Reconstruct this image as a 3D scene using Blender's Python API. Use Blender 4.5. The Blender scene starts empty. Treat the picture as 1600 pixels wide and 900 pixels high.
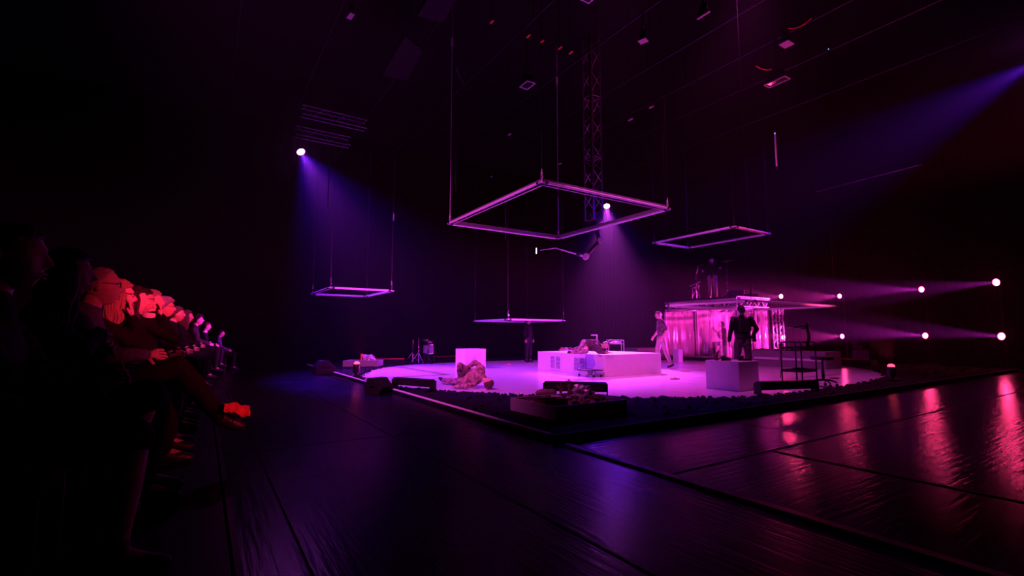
import bpy, bmesh, math, random
import numpy as np
from mathutils import Vector, Matrix, noise
random.seed(7)
C = bpy.context.scene
COL = C.collection
R = math.radians
PI = math.pi
# ------------------------------------------------------------------ camera
# world axes follow the stage: X along its right front edge, Y along its left edge
F, CAMZ, YAW, PITCH = 750.0, 1.14, R(32.75), math.atan(72 / 750.0)
CA = -YAW                                  # rotation of things that face the camera squarely
cam = bpy.data.objects.new('camera', bpy.data.cameras.new('camera'))
COL.objects.link(cam)
cam.location = (0, 0, CAMZ)
cam.rotation_euler = (PI / 2 + PITCH, 0, -YAW)
cam.data.sensor_width = 36
cam.data.lens = 36 * F / 1600
cam.data.clip_start = .05
cam.data.clip_end = 200
C.camera = cam
C.view_settings.view_transform = 'Standard'
C.view_settings.look = 'None'
C.view_settings.exposure = 0.0
C.view_settings.gamma = 1.0
C.view_settings.use_curve_mapping = False
C.cycles.use_denoising = True
C.cycles.max_bounces = 8
C.cycles.transparent_max_bounces = 24
C.cycles.volume_bounces = 0
C.cycles.sample_clamp_indirect = 4.0

SY, CY = math.sin(YAW), math.cos(YAW)
def c2w(X, D, z=0.0):                      # sideways, depth from the camera -> world
    return Vector((X * CY + D * SY, -X * SY + D * CY, z))
def ray(px, py):
    cx, cy = (px - 800) / F, (450 - py) / F
    return cx, math.cos(PITCH) - cy * math.sin(PITCH), math.sin(PITCH) + cy * math.cos(PITCH)
def gp(px, py, z=0.0):                     # where a sight line meets the height z
    x, d, h = ray(px, py)
    t = (z - CAMZ) / h
    return c2w(x * t, d * t, z)
def dp(px, py, D):                         # a point on a sight line at depth D
    x, d, h = ray(px, py)
    t = D / d
    return c2w(x * t, D, CAMZ + h * t)
ST = .06                                   # height of the stage

# ------------------------------------------------------------------ world: black hall full of thin haze
HAZE = .0019
w = bpy.data.worlds.new('hall_haze')
C.world = w
w.use_nodes = True
nt = w.node_tree
nt.nodes['Background'].inputs[0].default_value = (0, 0, 0, 1)
nt.nodes['Background'].inputs[1].default_value = 0
vs = nt.nodes.new('ShaderNodeVolumeScatter')
vs.inputs['Color'].default_value = (1, 1, 1, 1)
vs.inputs['Density'].default_value = HAZE
vs.inputs['Anisotropy'].default_value = .7      # fog droplets throw light forward
nt.links.new(vs.outputs[0], nt.nodes['World Output'].inputs['Volume'])

# ------------------------------------------------------------------ stage lights hung outside the picture
def spot(name, loc, target, color, watts, deg, blend=.4, radius=.1, parent=None):
    d = bpy.data.lights.new(name, 'SPOT')
    d.color = color
    d.energy = watts
    d.spot_size = R(deg)
    d.spot_blend = blend
    d.shadow_soft_size = radius
    o = bpy.data.objects.new(name, d)
    COL.objects.link(o)
    o.location = loc
    o.rotation_euler = (Vector(target) - Vector(loc)).to_track_quat('-Z', 'Y').to_euler()
    if parent:
        o.parent = parent
        o.matrix_parent_inverse = Matrix.Translation(parent.location).inverted()
    return o
MAG = (1.0, .07, .70)
spot('key_spot', (6.0, 5.6, 9.3), (9.9, 10.6, .2), MAG, 1850, 36, .5, .25)
spot('front_spot', (-2.0, 5.4, 9.2), (5.2, 11.2, .0), MAG, 6500, 60, .9, .25)
spot('top_spot', (10.6, 5.8, 9.9), (11.2, 8.2, .0), (1.0, .06, .68), 1850, 66, .6, .4)
RED = Vector((6.0, -2.4, 2.6))            # its unseen body and added flap are built with the lamps below
spot('red_spot', RED, (-.4, 7.6, 1.35), (1.0, .02, .10), 9500, 29, 1.0, .012)

# ------------------------------------------------------------------ materials
def mat(name, col, rough=.5, metal=0.0, spec=.5, var=.12, scale=12.0, bump=.0, emit=None, estr=0.0, stretch=None, trans=0.0):
    m = bpy.data.materials.new(name)
    m.use_nodes = True
    t = m.node_tree
    b = t.nodes['Principled BSDF']
    b.inputs['Roughness'].default_value = rough
    b.inputs['Metallic'].default_value = metal
    b.inputs['Specular IOR Level'].default_value = spec
    tc = t.nodes.new('ShaderNodeTexCoord')
    mp = t.nodes.new('ShaderNodeMapping')
    if stretch:
        mp.inputs['Scale'].default_value = stretch
    n = t.nodes.new('ShaderNodeTexNoise')
    n.inputs['Scale'].default_value = scale
    n.inputs['Detail'].default_value = 4
    t.links.new(tc.outputs['Object'], mp.inputs[0])
    t.links.new(mp.outputs[0], n.inputs['Vector'])
    r = t.nodes.new('ShaderNodeValToRGB')
    c = Vector(col)
    r.color_ramp.elements[0].position = .3
    r.color_ramp.elements[1].position = .7
    r.color_ramp.elements[0].color = (*(c * (1 - var)), 1)
    r.color_ramp.elements[1].color = (*[min(1, x * (1 + var)) for x in c], 1)
    t.links.new(n.outputs['Fac'], r.inputs[0])
    t.links.new(r.outputs[0], b.inputs['Base Color'])
    if bump:
        bp = t.nodes.new('ShaderNodeBump')
        bp.inputs['Strength'].default_value = bump
        bp.inputs['Distance'].default_value = .02
        t.links.new(n.outputs['Fac'], bp.inputs['Height'])
        t.links.new(bp.outputs[0], b.inputs['Normal'])
    if emit:
        b.inputs['Emission Color'].default_value = (*emit, 1)
        b.inputs['Emission Strength'].default_value = estr
    if trans:
        b.inputs['Transmission Weight'].default_value = trans
    return m
M = dict(
    vinyl=mat('black_vinyl', (.022, .021, .024), .27, 0, .5, .35, 3.0, .10, stretch=(.8, 6, 1)),
    vinylw=mat('white_vinyl', (.76, .75, .76), .2, 0, .5, .06, 2.5, .04, stretch=(1, 4, 1)),
    drape=mat('black_drape', (.0008, .0008, .0008), .9, 0, .0, .2, 6, .2),
    ceil=mat('black_ceiling', (.006, .006, .006), .9, 0, .1),
    rubber=mat('black_rubber', (.008, .008, .008), .4, 0, .4, .2, 30, .1),
    mulch=mat('dark_mulch', (.005, .004, .004), .9, 0, .15, .5, 60, .5),
    white=mat('white_paint', (.76, .75, .76), .45, 0, .4, .04, 6, .02),
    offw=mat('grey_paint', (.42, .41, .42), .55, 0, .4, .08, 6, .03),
    railgrey=mat('grey_rail_paint', (.15, .15, .16), .4, 0, .5, .1, 20),
    greyalu=mat('dull_aluminium', (.3, .3, .32), .4, .8, .5, .15, 25, .03),
    matteblack=mat('matte_black_trim', (.006, .006, .006), .75, 0, .2, .2, 20, .05),
    midgrey=mat('mid_grey_paint', (.22, .21, .22), .5, 0, .4, .08, 6, .03),
    black=mat('black_paint', (.008, .008, .009), .45, 0, .4, .2, 20, .05),
    dkmetal=mat('dark_metal', (.03, .03, .033), .45, .7, .5, .15, 30, .03),
    blackalu=mat('black_truss_metal', (.06, .06, .065), .35, .8, .5, .15, 25, .03),
    panel=mat('dark_panel', (.01, .01, .011), .8, 0, .2),
    alu=mat('aluminium', (.55, .55, .57), .42, .35, .5, .08, 25, .03),
    steel=mat('chrome_steel', (.75, .75, .77), .18, 1, .5, .05, 25),
    tube=mat('white_tube', (.8, .8, .82), .3, 0, .5, .03, 10),
    skin=mat('skin', (.55, .36, .28), .5, 0, .4, .1, 30, .03),
    skin2=mat('pale_skin', (.66, .47, .39), .5, 0, .4, .1, 30, .03),
    eye=mat('eye_white', (.7, .7, .7), .2, 0, .5, .02),
    iris=mat('dark_iris', (.03, .02, .02), .2, 0, .5, .1),
    lip=mat('lips', (.45, .2, .18), .45, 0, .4, .1),
    hair=mat('dark_hair', (.02, .014, .012), .45, 0, .4, .4, 60, .4, stretch=(6, 6, 1)),
    hairb=mat('brown_hair', (.09, .05, .03), .45, 0, .4, .4, 60, .4, stretch=(6, 6, 1)),
    hairg=mat('grey_hair', (.3, .28, .26), .5, 0, .4, .4, 60, .4, stretch=(6, 6, 1)),
    hairf=mat('fair_hair', (.34, .24, .14), .5, 0, .4, .4, 60, .4, stretch=(6, 6, 1)),
    clblack=mat('black_cloth', (.005, .005, .006), .85, 0, .2, .3, 40, .3),
    clgrey=mat('grey_cloth', (.03, .03, .033), .85, 0, .2, .3, 40, .3),
    cltan=mat('pale_cloth', (.36, .29, .26), .8, 0, .2, .2, 30, .3),
    clpat=mat('mottled_cloth', (.34, .22, .22), .8, 0, .2, .8, 16, .4),
    cldark=mat('dark_mottled_cloth', (.09, .06, .07), .8, 0, .2, .8, 18, .4),
    clblue=mat('blue_cloth', (.1, .09, .2), .8, 0, .2, .3, 40, .3),
    clwhite=mat('white_cloth', (.72, .7, .72), .8, 0, .2, .1, 40, .2),
    clred=mat('red_cloth', (.75, .15, .07), .7, 0, .3, .3, 20, .3),
    leather=mat('black_leather', (.02, .018, .018), .4, 0, .5, .3, 40, .3),
    brass=mat('cymbal_bronze', (.6, .42, .2), .3, 1, .5, .1, 40, .05),
    foil=mat('silver_foil', (.7, .68, .72), .35, .25, .5, .2, 8, .4),
    clay=mat('brown_clay', (.25, .15, .12), .7, 0, .3, .4, 14, .4),
    wood=mat('bare_wood', (.22, .14, .09), .6, 0, .3, .3, 10, .2, stretch=(1, 8, 1)),
    screen=mat('dark_glass', (.01, .01, .012), .1, 0, .6, .1),
    pink=mat('pink_lens', (.8, .5, .6), .2, 0, .5, .02, emit=(1, .04, .19), estr=55),
    pinkhot=mat('hot_pink_lens', (.8, .5, .6), .2, 0, .5, .02, emit=(1, .04, .19), estr=260),
    violet=mat('violet_lens', (.6, .4, .8), .2, 0, .5, .02, emit=(.75, .09, 1), estr=70),
    redlens=mat('red_lens', (.8, .2, .2), .2, 0, .5, .02, emit=(1, .06, .12), estr=3),
    bluedot=mat('blue_indicator', (.2, .4, .8), .2, 0, .5, .02, emit=(.12, .35, 1), estr=3),
    whitelens=mat('white_lens', (.8, .8, .8), .2, 0, .5, .02, emit=(.9, .65, 1), estr=2.0),
)
# black sheets of the hall floor: long streaks and scuffs in the gloss
def floor_mat(name, base, r0, r1, stretch, spec):
    m = bpy.data.materials.new(name); m.use_nodes = True
    t = m.node_tree; b = t.nodes['Principled BSDF']
    tc = t.nodes.new('ShaderNodeTexCoord'); mp = t.nodes.new('ShaderNodeMapping')
    mp.inputs['Scale'].default_value = stretch
    n = t.nodes.new('ShaderNodeTexNoise'); n.inputs['Scale'].default_value = 5; n.inputs['Detail'].default_value = 6
    n2 = t.nodes.new('ShaderNodeTexNoise'); n2.inputs['Scale'].default_value = 1.3; n2.inputs['Detail'].default_value = 5
    t.links.new(tc.outputs['Object'], mp.inputs[0]); t.links.new(mp.outputs[0], n.inputs['Vector'])
    t.links.new(tc.outputs['Object'], n2.inputs['Vector'])
    r = t.nodes.new('ShaderNodeMapRange'); r.inputs['From Min'].default_value = .3; r.inputs['From Max'].default_value = .7
    r.inputs['To Min'].default_value = r0; r.inputs['To Max'].default_value = r1
    t.links.new(n2.outputs['Fac'], r.inputs['Value']); t.links.new(r.outputs[0], b.inputs['Roughness'])
    bp = t.nodes.new('ShaderNodeBump'); bp.inputs['Strength'].default_value = .33; bp.inputs['Distance'].default_value = .012
    t.links.new(n.outputs['Fac'], bp.inputs['Height']); t.links.new(bp.outputs[0], b.inputs['Normal'])
    mx = t.nodes.new('ShaderNodeMapRange'); mx.inputs['To Min'].default_value = base * .6; mx.inputs['To Max'].default_value = base * 1.4
    t.links.new(n.outputs['Fac'], mx.inputs['Value']); t.links.new(mx.outputs[0], b.inputs['Base Color'])
    b.inputs['Specular IOR Level'].default_value = spec
    return m
M['sheetx'] = floor_mat('black_sheet_crosswise', .004, .13, .17, (.35, 5, 1), .5)
M['sheety'] = floor_mat('black_sheet_lengthwise', .004, .22, .28, (5, .35, 1), .45)
# clear plastic sheeting: mostly see-through, glossy, a little milky
pm = bpy.data.materials.new('clear_plastic'); pm.use_nodes = True
t = pm.node_tree; t.nodes.remove(t.nodes['Principled BSDF'])
tr = t.nodes.new('ShaderNodeBsdfTransparent'); tr.inputs[0].default_value = (.93, .9, .93, 1)
gl = t.nodes.new('ShaderNodeBsdfGlossy'); gl.inputs['Roughness'].default_value = .12
tl = t.nodes.new('ShaderNodeBsdfTranslucent'); tl.inputs[0].default_value = (.9, .88, .9, 1)
n = t.nodes.new('ShaderNodeTexNoise'); n.inputs['Scale'].default_value = 3.0; n.inputs['Detail'].default_value = 3
tc = t.nodes.new('ShaderNodeTexCoord'); mp = t.nodes.new('ShaderNodeMapping'); mp.inputs['Scale'].default_value = (6, 6, .7)
t.links.new(tc.outputs['Object'], mp.inputs[0]); t.links.new(mp.outputs[0], n.inputs['Vector'])
bp = t.nodes.new('ShaderNodeBump'); bp.inputs['Strength'].default_value = .5; bp.inputs['Distance'].default_value = .03
t.links.new(n.outputs['Fac'], bp.inputs['Height'])
t.links.new(bp.outputs[0], gl.inputs['Normal']); t.links.new(bp.outputs[0], tl.inputs['Normal'])
m1 = t.nodes.new('ShaderNodeMixShader'); m1.inputs[0].default_value = .11
m2 = t.nodes.new('ShaderNodeMixShader'); m2.inputs[0].default_value = .18
t.links.new(tr.outputs[0], m1.inputs[1]); t.links.new(tl.outputs[0], m1.inputs[2])
t.links.new(m1.outputs[0], m2.inputs[1]); t.links.new(gl.outputs[0], m2.inputs[2])
t.links.new(m2.outputs[0], t.nodes['Material Output'].inputs[0])
M['plastic'] = pm

# ------------------------------------------------------------------ mesh helpers
class MB:
    def __init__(s):
        s.v, s.f, s.m = [], [], []
    def add(s, vs, fs, mi=0):
        o = len(s.v)
        s.v += [tuple(x) for x in vs]
        s.f += [tuple(o + i for i in f) for f in fs]
        s.m += [mi] * len(fs)
        return s
    def box(s, c, d, rot=None, mi=0, taper=1.0):
        vs = []
        for z in (-.5, .5):
            k = taper if z > 0 else 1.0
            for x, y in ((-.5, -.5), (.5, -.5), (.5, .5), (-.5, .5)):
                p = Vector((x * d[0] * k, y * d[1] * k, z * d[2]))
                if rot is not None:
                    p = rot @ p
                vs.append(p + Vector(c))
        return s.add(vs, [(3, 2, 1, 0), (4, 5, 6, 7), (0, 1, 5, 4), (1, 2, 6, 5), (2, 3, 7, 6), (3, 0, 4, 7)], mi)
    def rings(s, rs, mi=0, caps=True):
        n = len(rs[0]); vs = [p for r in rs for p in r]; fs = []
        for k in range(len(rs) - 1):
            for i in range(n):
                j = (i + 1) % n
                fs.append((k * n + i, k * n + j, k * n + n + j, k * n + n + i))
        if caps:
            fs.append(tuple(range(n))[::-1]); b = (len(rs) - 1) * n; fs.append(tuple(b + i for i in range(n)))
        return s.add(vs, fs, mi)
    def tube(s, p0, p1, r0, r1=None, n=8, mi=0):
        return s.path([p0, p1], [r0, r0 if r1 is None else r1], n, mi)
    def path(s, pts, r, n=8, mi=0):
        pts = [Vector(p) for p in pts]; k = len(pts)
        rr = r if isinstance(r, (list, tuple)) else [r] * k
        up = None; rs = []
        for i in range(k):
            d = (pts[min(i + 1, k - 1)] - pts[max(i - 1, 0)])
            d = d.normalized() if d.length > 1e-9 else Vector((0, 0, 1))
            if up is None:
                up = d.orthogonal().normalized()
            up = (up - d * up.dot(d))
            up = up.normalized() if up.length > 1e-6 else d.orthogonal().normalized()
            q = d.cross(up)
            rs.append([pts[i] + (up * math.cos(a) + q * math.sin(a)) * rr[i] for a in [2 * PI * j / n for j in range(n)]])
        return s.rings(rs, mi)
    def cap(s, p0, p1, r0, r1=None, n=12, mi=0):       # tapered capsule
        p0, p1 = Vector(p0), Vector(p1); r1 = r0 if r1 is None else r1
        d = (p1 - p0); L = d.length; d = d / L if L > 1e-6 else Vector((0, 0, 1))
        u = d.orthogonal().normalized(); q = d.cross(u); rs = []
        A = [R(-80), R(-50), R(-22), 0]
        for c, r, seq in ((p0, r0, A), (p1, r1, [-a for a in A[::-1]])):
            for a in seq:
                cc = c + d * r * math.sin(a); rad = r * math.cos(a)
                rs.append([cc + (u * math.cos(b) + q * math.sin(b)) * rad for b in [2 * PI * j / n for j in range(n)]])
        return s.rings(rs, mi)
    def ell(s, c, rad, n=14, k=9, rot=None, mi=0):
        rs = []
        for i in range(k):
            a = -PI / 2 + PI * (i + .5) / k
            row = []
            for j in range(n):
                b = 2 * PI * j / n
                p = Vector((rad[0] * math.cos(a) * math.cos(b), rad[1] * math.cos(a) * math.sin(b), rad[2] * math.sin(a)))
                row.append((rot @ p if rot is not None else p) + Vector(c))
            rs.append(row)
        return s.rings(rs, mi)
    def lathe(s, prof, c=(0, 0, 0), n=20, rot=None, mi=0):
        rs = []
        for r, z in prof:
            row = []
            for j in range(n):
                b = 2 * PI * j / n
                p = Vector((r * math.cos(b), r * math.sin(b), z))
                row.append((rot @ p if rot is not None else p) + Vector(c))
            rs.append(row)
        return s.rings(rs, mi)
    def prism(s, poly, a0, a1, axis=2, mi=0):          # polygon pushed along an axis
        n = len(poly); vs = []
        for a in (a0, a1):
            for x, y in poly:
                vs.append({2: (x, y, a), 1: (x, a, y), 0: (a, x, y)}[axis])
        fs = [tuple(range(n))[::-1], tuple(n + i for i in range(n))] + [(i, (i + 1) % n, n + (i + 1) % n, n + i) for i in range(n)]
        return s.add(vs, fs, mi)
    def mesh(s, name, mats):
        me = bpy.data.meshes.new(name)
        me.from_pydata(s.v, [], s.f)
        for m_ in (mats if isinstance(mats, (list, tuple)) else [mats]):
            me.materials.append(M[m_] if isinstance(m_, str) else m_)
        me.polygons.foreach_set('material_index', s.m)
        bm = bmesh.new(); bm.from_mesh(me); bmesh.ops.recalc_face_normals(bm, faces=bm.faces); bm.to_mesh(me); bm.free()
        return me
    def build(s, name, mats, parent=None, loc=(0, 0, 0), rot=(0, 0, 0), bevel=0.0, smooth=False):
        me = s.mesh(name, mats)
        if bevel:
            bm = bmesh.new(); bm.from_mesh(me)
            bmesh.ops.bevel(bm, geom=list(bm.edges), offset=bevel, segments=2, affect='EDGES', profile=.6, clamp_overlap=True)
            bm.to_mesh(me); bm.free()
        if smooth:
            me.shade_smooth()
            try: me.set_sharp_from_angle(angle=R(40))
            except Exception: pass
        return link(name, me, parent, loc, rot)
def link(name, me, parent=None, loc=(0, 0, 0), rot=(0, 0, 0)):
    o = bpy.data.objects.new(name, me); COL.objects.link(o)
    o.location = loc; o.rotation_euler = rot
    if parent: o.parent = parent
    return o
def tag(o, label=None, cat=None, group=None, kind=None):
    if label: o['label'] = label
    if cat: o['category'] = cat
    if group: o['group'] = group
    if kind: o['kind'] = kind
    return o
def thing(name, label, cat, loc=(0, 0, 0), rz=0.0, group=None):
    o = bpy.data.objects.new(name, None); COL.objects.link(o)
    o.empty_display_size = .2
    o.location = loc; o.rotation_euler = (0, 0, rz)
    return tag(o, label, cat, group)
def struct(name, mb, m, **k):
    return tag(mb.build(name, m, **k), kind='structure')
def copy_tree(o, parent=None):
    c = o.copy(); COL.objects.link(c)
    if parent: c.parent = parent
    for ch in list(o.children): copy_tree(ch, c)
    return c
ROD = MB().tube((0, 0, 0), (0, 0, 1), 1, n=8)
_rod = {}
def rod(name, m, parent, p0, p1, r):       # a bar that shares one mesh per material
    if m not in _rod:
        _rod[m] = ROD.mesh('rod', m); _rod[m].shade_smooth()
        try: _rod[m].set_sharp_from_angle(angle=R(50))
        except Exception: pass
    p0, p1 = Vector(p0), Vector(p1); d = p1 - p0
    o = link(name, _rod[m], parent, p0)
    o.rotation_euler = d.to_track_quat('Z', 'Y').to_euler()
    o.scale = (r, r, d.length)
    return o
def frange(a, b, s):
    n = max(1, round((b - a) / s)); return [a + (b - a) * i / n for i in range(n + 1)]

# ------------------------------------------------------------------ the hall
X0, X1, Y0, Y1, ZC = -9.0, 26.6, -7.0, 24.5, 11.2
fl = struct('floor', MB().box(((X0 + X1) / 2, (Y0 + Y1) / 2, -.06), (X1 - X0 + 1, Y1 - Y0 + 1, .1)), 'black')
struct('ceiling', MB().box(((X0 + X1) / 2, (Y0 + Y1) / 2, ZC + .1), (X1 - X0 + 1, Y1 - Y0 + 1, .2)), 'ceil')
def drape_wall(name, p, q, out, pleat=.34):   # a wall hung with pleated black cloth
    p, q = Vector(p), Vector(q); L = (q - p).length; d = (q - p) / L; out = Vector(out)
    n = int(L / pleat) * 4; fr, bk = [], []
    for i in range(n + 1):
        a = p + d * (L * i / n); k = .06 * math.sin(i * PI / 2) + .02 * math.sin(i * .37)
        fr.append(a - out * k)
        bk.append(a + out * .25)
    poly = [(v.x, v.y) for v in fr] + [(v.x, v.y) for v in bk[::-1]]
    vs = [(x, y, 0) for x, y in poly] + [(x, y, ZC) for x, y in poly]
    N = len(poly)
    fs = [(i, (i + 1) % N, N + (i + 1) % N, N + i) for i in range(N)]
    o = MB().add(vs, fs).build(name, 'drape')
    return tag(o, kind='structure')
drape_wall('wall_back', (X0, Y1, 0), (X1, Y1, 0), (0, 1, 0))
drape_wall('wall_right', (X1, Y1, 0), (X1, Y0, 0), (1, 0, 0))
drape_wall('wall_left', (X0, Y0, 0), (X0, Y1, 0), (-1, 0, 0))
drape_wall('wall_front', (X1, Y0, 0), (X0, Y0, 0), (0, -1, 0))

# floor sheets: black vinyl laid crosswise on the right, lengthwise on the left
SX0, SX1, SY0, SY1 = 3.2, 20.8, 4.1, 18.4        # the square stage
G = .012
def sheet(x0, x1, y0, y1, m):
    o = MB().box(((x0 + x1) / 2, (y0 + y1) / 2, -.006), (x1 - x0 - G, y1 - y0 - G, .016)).build('vinyl_sheet', m, fl, bevel=.003)
    return o
ys = [2.7]
edges = [SY0] + ys + [Y0]
for k in range(len(edges) - 1):
    cuts = [SX0 + .07] + [4.75 + (1.1, 0)[k] + 4.2 * j for j in range(6)]
    cuts = [c for c in cuts if c < X1 - .5] + [X1]
    for a, b in zip(cuts[:-1], cuts[1:]):
        sheet(a, b, edges[k + 1], edges[k], 'sheetx')
for x0, x1 in zip(frange(SX1, X1, 1.45)[:-1], frange(SX1, X1, 1.45)[1:]):
    for y0, y1 in ((SY0, 11.2), (11.2, Y1)):
        sheet(x0, x1, y0, y1, 'sheety')
for y0, y1 in zip(frange(SY1, Y1, 1.5)[:-1], frange(SY1, Y1, 1.5)[1:]):
    for x0, x1 in ((SX0, 12.0), (12.0, SX1)):
        sheet(x0, x1, y0, y1, 'sheetx')
lx = [SX0 - .07, 1.86, .5, -.85, -2.2, -3.6, -5, -6.4, -7.8, X0]
for x1, x0 in zip(lx[:-1], lx[1:]):
    for y0, y1 in ((Y0, -.6), (-.6, 5.4), (5.4, 12.6), (12.6, Y1)):
        sheet(x0, x1, y0, y1, 'sheety')
def seam(p, q):
    p, q = Vector(p), Vector(q); d = (q - p); n_ = int(d.length / .6); a = math.atan2(d.y, d.x)
    b = MB().prism([(-.018, 0), (-.008, .007), (.008, .007), (.018, 0)], 0, d.length, axis=0)
    b.build('seam_tape', 'rubber', fl, (p.x, p.y, .002), (0, 0, a))
seam((SX0 + .1, 2.7, 0), (16.0, 2.7, 0)); seam((4.75, 2.66, 0), (4.75, -2.0, 0)); seam((1.86, 3.6, 0), (1.86, .4, 0))
rm = MB().prism([(SX0 - .065, .001), (SX0 - .035, .022), (SX0 + .035, .022), (SX0 + .065, .001)], -6.5, SY0 - .06, axis=1)
tag(rm.build('cable_ramp', 'rubber'), 'long black rubber cable ramp running from the stage corner towards the viewer', 'cable ramp')

# the stage: dark mulch, an aluminium lip and the white dance floor with its rounded outline
stg = struct('trim_1', MB().box(((SX0 + SX1) / 2, (SY0 + SY1) / 2, .02), (SX1 - SX0 - .1, SY1 - SY0 - .1, .06)), 'black')
def lip(nm, c, d): 
    MB().box((c[0], c[1], .071), (d[0] - .012, d[1], .014)).build(nm + '_strip', 'white', tag(MB().box((c[0], c[1], .032), (d[0], d[1], .064)).build(nm, 'black', bevel=.006), kind='structure'), bevel=.004)
lip('trim_2', (SX0, (SY0 + SY1) / 2 + .05, .045), (.07, SY1 - SY0 - .14, .09))
def lipd(nm, c, d): return tag(MB().box(c, d).build(nm, 'matteblack', bevel=.008), kind='structure')
lipd('trim_3', ((SX0 + SX1) / 2, SY0, .045), (SX1 - SX0 + .07, .07, .09))
lipd('trim_4', (SX1, (SY0 + SY1) / 2 + .05, .045), (.07, SY1 - SY0 - .14, .09))
lipd('trim_5', ((SX0 + SX1) / 2, SY1, .045), (SX1 - SX0 - .14, .07, .09))
op = [(560, 589), (569, 584), (578, 578.5), (596, 574.5), (620, 571.5), (650, 569), (700, 566.5), (748, 564.5), (814, 563), (900, 562), (1000, 562), (1100, 562.5),
      (1200, 564), (1290, 569), (1340, 574), (1372, 580), (1388, 587.5), (1382, 593), (1330, 603), (1275, 611), (1230, 616.5), (1180, 621), (1090, 622.5),
      (1000, 622.5), (900, 621), (815, 619), (740, 615), (680, 611), (620, 605.5), (580, 598)]
outl = [gp(x, y, ST).xy for x, y in op]
def smooth_loop(p, k=2):
    for _ in range(k):
        q = []
        for i in range(len(p)):
            a, b = p[i], p[(i + 1) % len(p)]
            q += [a * .75 + b * .25, a * .25 + b * .75]
        p = q
    return p
outl = smooth_loop([Vector(p) for p in outl], 2)
OA = np.array([tuple(p) for p in outl])
def inside(x, y):
    a, b = OA, np.roll(OA, -1, 0)
    c = (a[:, 1] > y) != (b[:, 1] > y)
    xx = (b[:, 0] - a[:, 0]) * (y - a[:, 1]) / np.where(np.abs(b[:, 1] - a[:, 1]) < 1e-9, 1e-9, b[:, 1] - a[:, 1]) + a[:, 0]
    return bool(np.sum(c & (x < xx)) % 2)
dance = bpy.data.objects.new('dance_floor', None); COL.objects.link(dance)
tag(dance, 'white glossy dance floor with a rounded outline inside the square stage', 'dance floor')
dance.location = (11, 10, ST)
xs_ = frange(OA[:, 0].min() - .1, OA[:, 0].max() + .1, 1.5); ys_ = frange(OA[:, 1].min() - .1, OA[:, 1].max() + .1, 3.0)
for a, b in zip(xs_[:-1], xs_[1:]):
    for ya, yb in zip(ys_[:-1], ys_[1:]):
        bm = bmesh.new()
        bm.faces.new([bm.verts.new((p.x - 11, p.y - 10, 0)) for p in outl])
        for co, no in (((a + .006 - 11, 0, 0), (-1, 0, 0)), ((b - .006 - 11, 0, 0), (1, 0, 0)), ((0, ya + .006 - 10, 0), (0, -1, 0)), ((0, yb - .006 - 10, 0), (0, 1, 0))):
            bmesh.ops.bisect_plane(bm, geom=bm.verts[:] + bm.edges[:] + bm.faces[:], plane_co=co, plane_no=no, clear_outer=True)
            if not bm.faces: break
        if bm.faces:
            r = bmesh.ops.extrude_face_region(bm, geom=bm.faces[:])
            for v in r['geom']:
                if isinstance(v, bmesh.types.BMVert): v.co.z -= .008
            bmesh.ops.recalc_face_normals(bm, faces=bm.faces)
            me = bpy.data.meshes.new('floor_panel'); bm.to_mesh(me); me.materials.append(M['vinylw'])
            link('floor_panel', me, dance)
        bm.free()
#PART2
# ------------------------------------------------------------------ blocks on the white floor
def xplane(px, py, x):                     # where a sight line meets the plane X = x
    a, d, h = ray(px, py); v = c2w(a, d, 0); t = x / v.x
    return Vector((x, v.y * t, CAMZ + h * t))
bn, bl, br = gp(945, 589, ST), gp(838, 578, ST), gp(1037, 583.5, ST)
BX, BY, BW, BD, BH = bn.x, bn.y, br.x - bn.x, bl.y - bn.y, .555
blk = thing('stage_block', 'large low white block with two vent grilles, a person curled on top', 'block', (BX, BY, ST))
MB().box((BW / 2, BD / 2, BH / 2), (BW, BD, BH)).build('body', 'white', blk, bevel=.012)
for pa, pb in (((861, 556), (876, 574)), ((897.5, 558), (914, 578))):
    a, b = xplane(*pa, BX), xplane(*pb, BX)
    yc, yw, z0, z1 = (a.y + b.y) / 2 - BY, abs(a.y - b.y), .1, .44
    g = MB()
    for yy in (yc - yw / 2 - .02, yc, yc + yw / 2 + .02):
        g.box((-.008, yy, (z0 + z1) / 2), (.03, .035, z1 - z0))
    for zz in (z0 - .02, z1 + .02):
        g.box((-.008, yc, zz), (.03, yw + .075, .035))
    gr = g.build('vent_grille', 'white', blk)
    MB().box((.0, yc, (z0 + z1) / 2), (.008, yw + .02, z1 - z0)).build('grille_back', 'black', gr, loc=(-.004, 0, 0))
    sl = MB().box((0, 0, 0), (.02, yw / 2 - .02, .014), Matrix.Rotation(R(-25), 3, 'Y')).mesh('slat', 'white')
    for s in (-1, 1):
        for k in range(9):
            link('slat', sl, gr, (-.012, yc + s * yw / 4, z0 + .02 + k * (z1 - z0 - .04) / 8))
def plinth(name, label, base, sx, sy, h, m='white', rz=0, bevel=.01):
    o = MB().box((0, 0, h / 2), (sx, sy, h)).build(name, m, None, (base.x, base.y, base.z), (0, 0, rz), bevel=bevel)
    return tag(o, label, 'cube')
cb = gp(1156, 612, ST)
plinth('white_cube', 'white cube in shade in front of the person in dark armour', cb + Vector((.33, .36, 0)), .66, .72, .56)
wc = gp(726.5, 575.5, ST)
plinth('white_cube', 'bright white cube standing behind the person lying on the floor', wc + Vector((.38, .34, 0)), .76, .68, .6)
ba, bb = gp(1174, 571, ST), gp(1292, 577.5, ST)
bxx = (ba.x + bb.x) / 2
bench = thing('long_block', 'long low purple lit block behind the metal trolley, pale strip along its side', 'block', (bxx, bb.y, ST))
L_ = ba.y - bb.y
MB().box((.5, L_ / 2, .265), (1.0, L_, .53)).build('body', 'midgrey', bench, bevel=.012)
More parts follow.
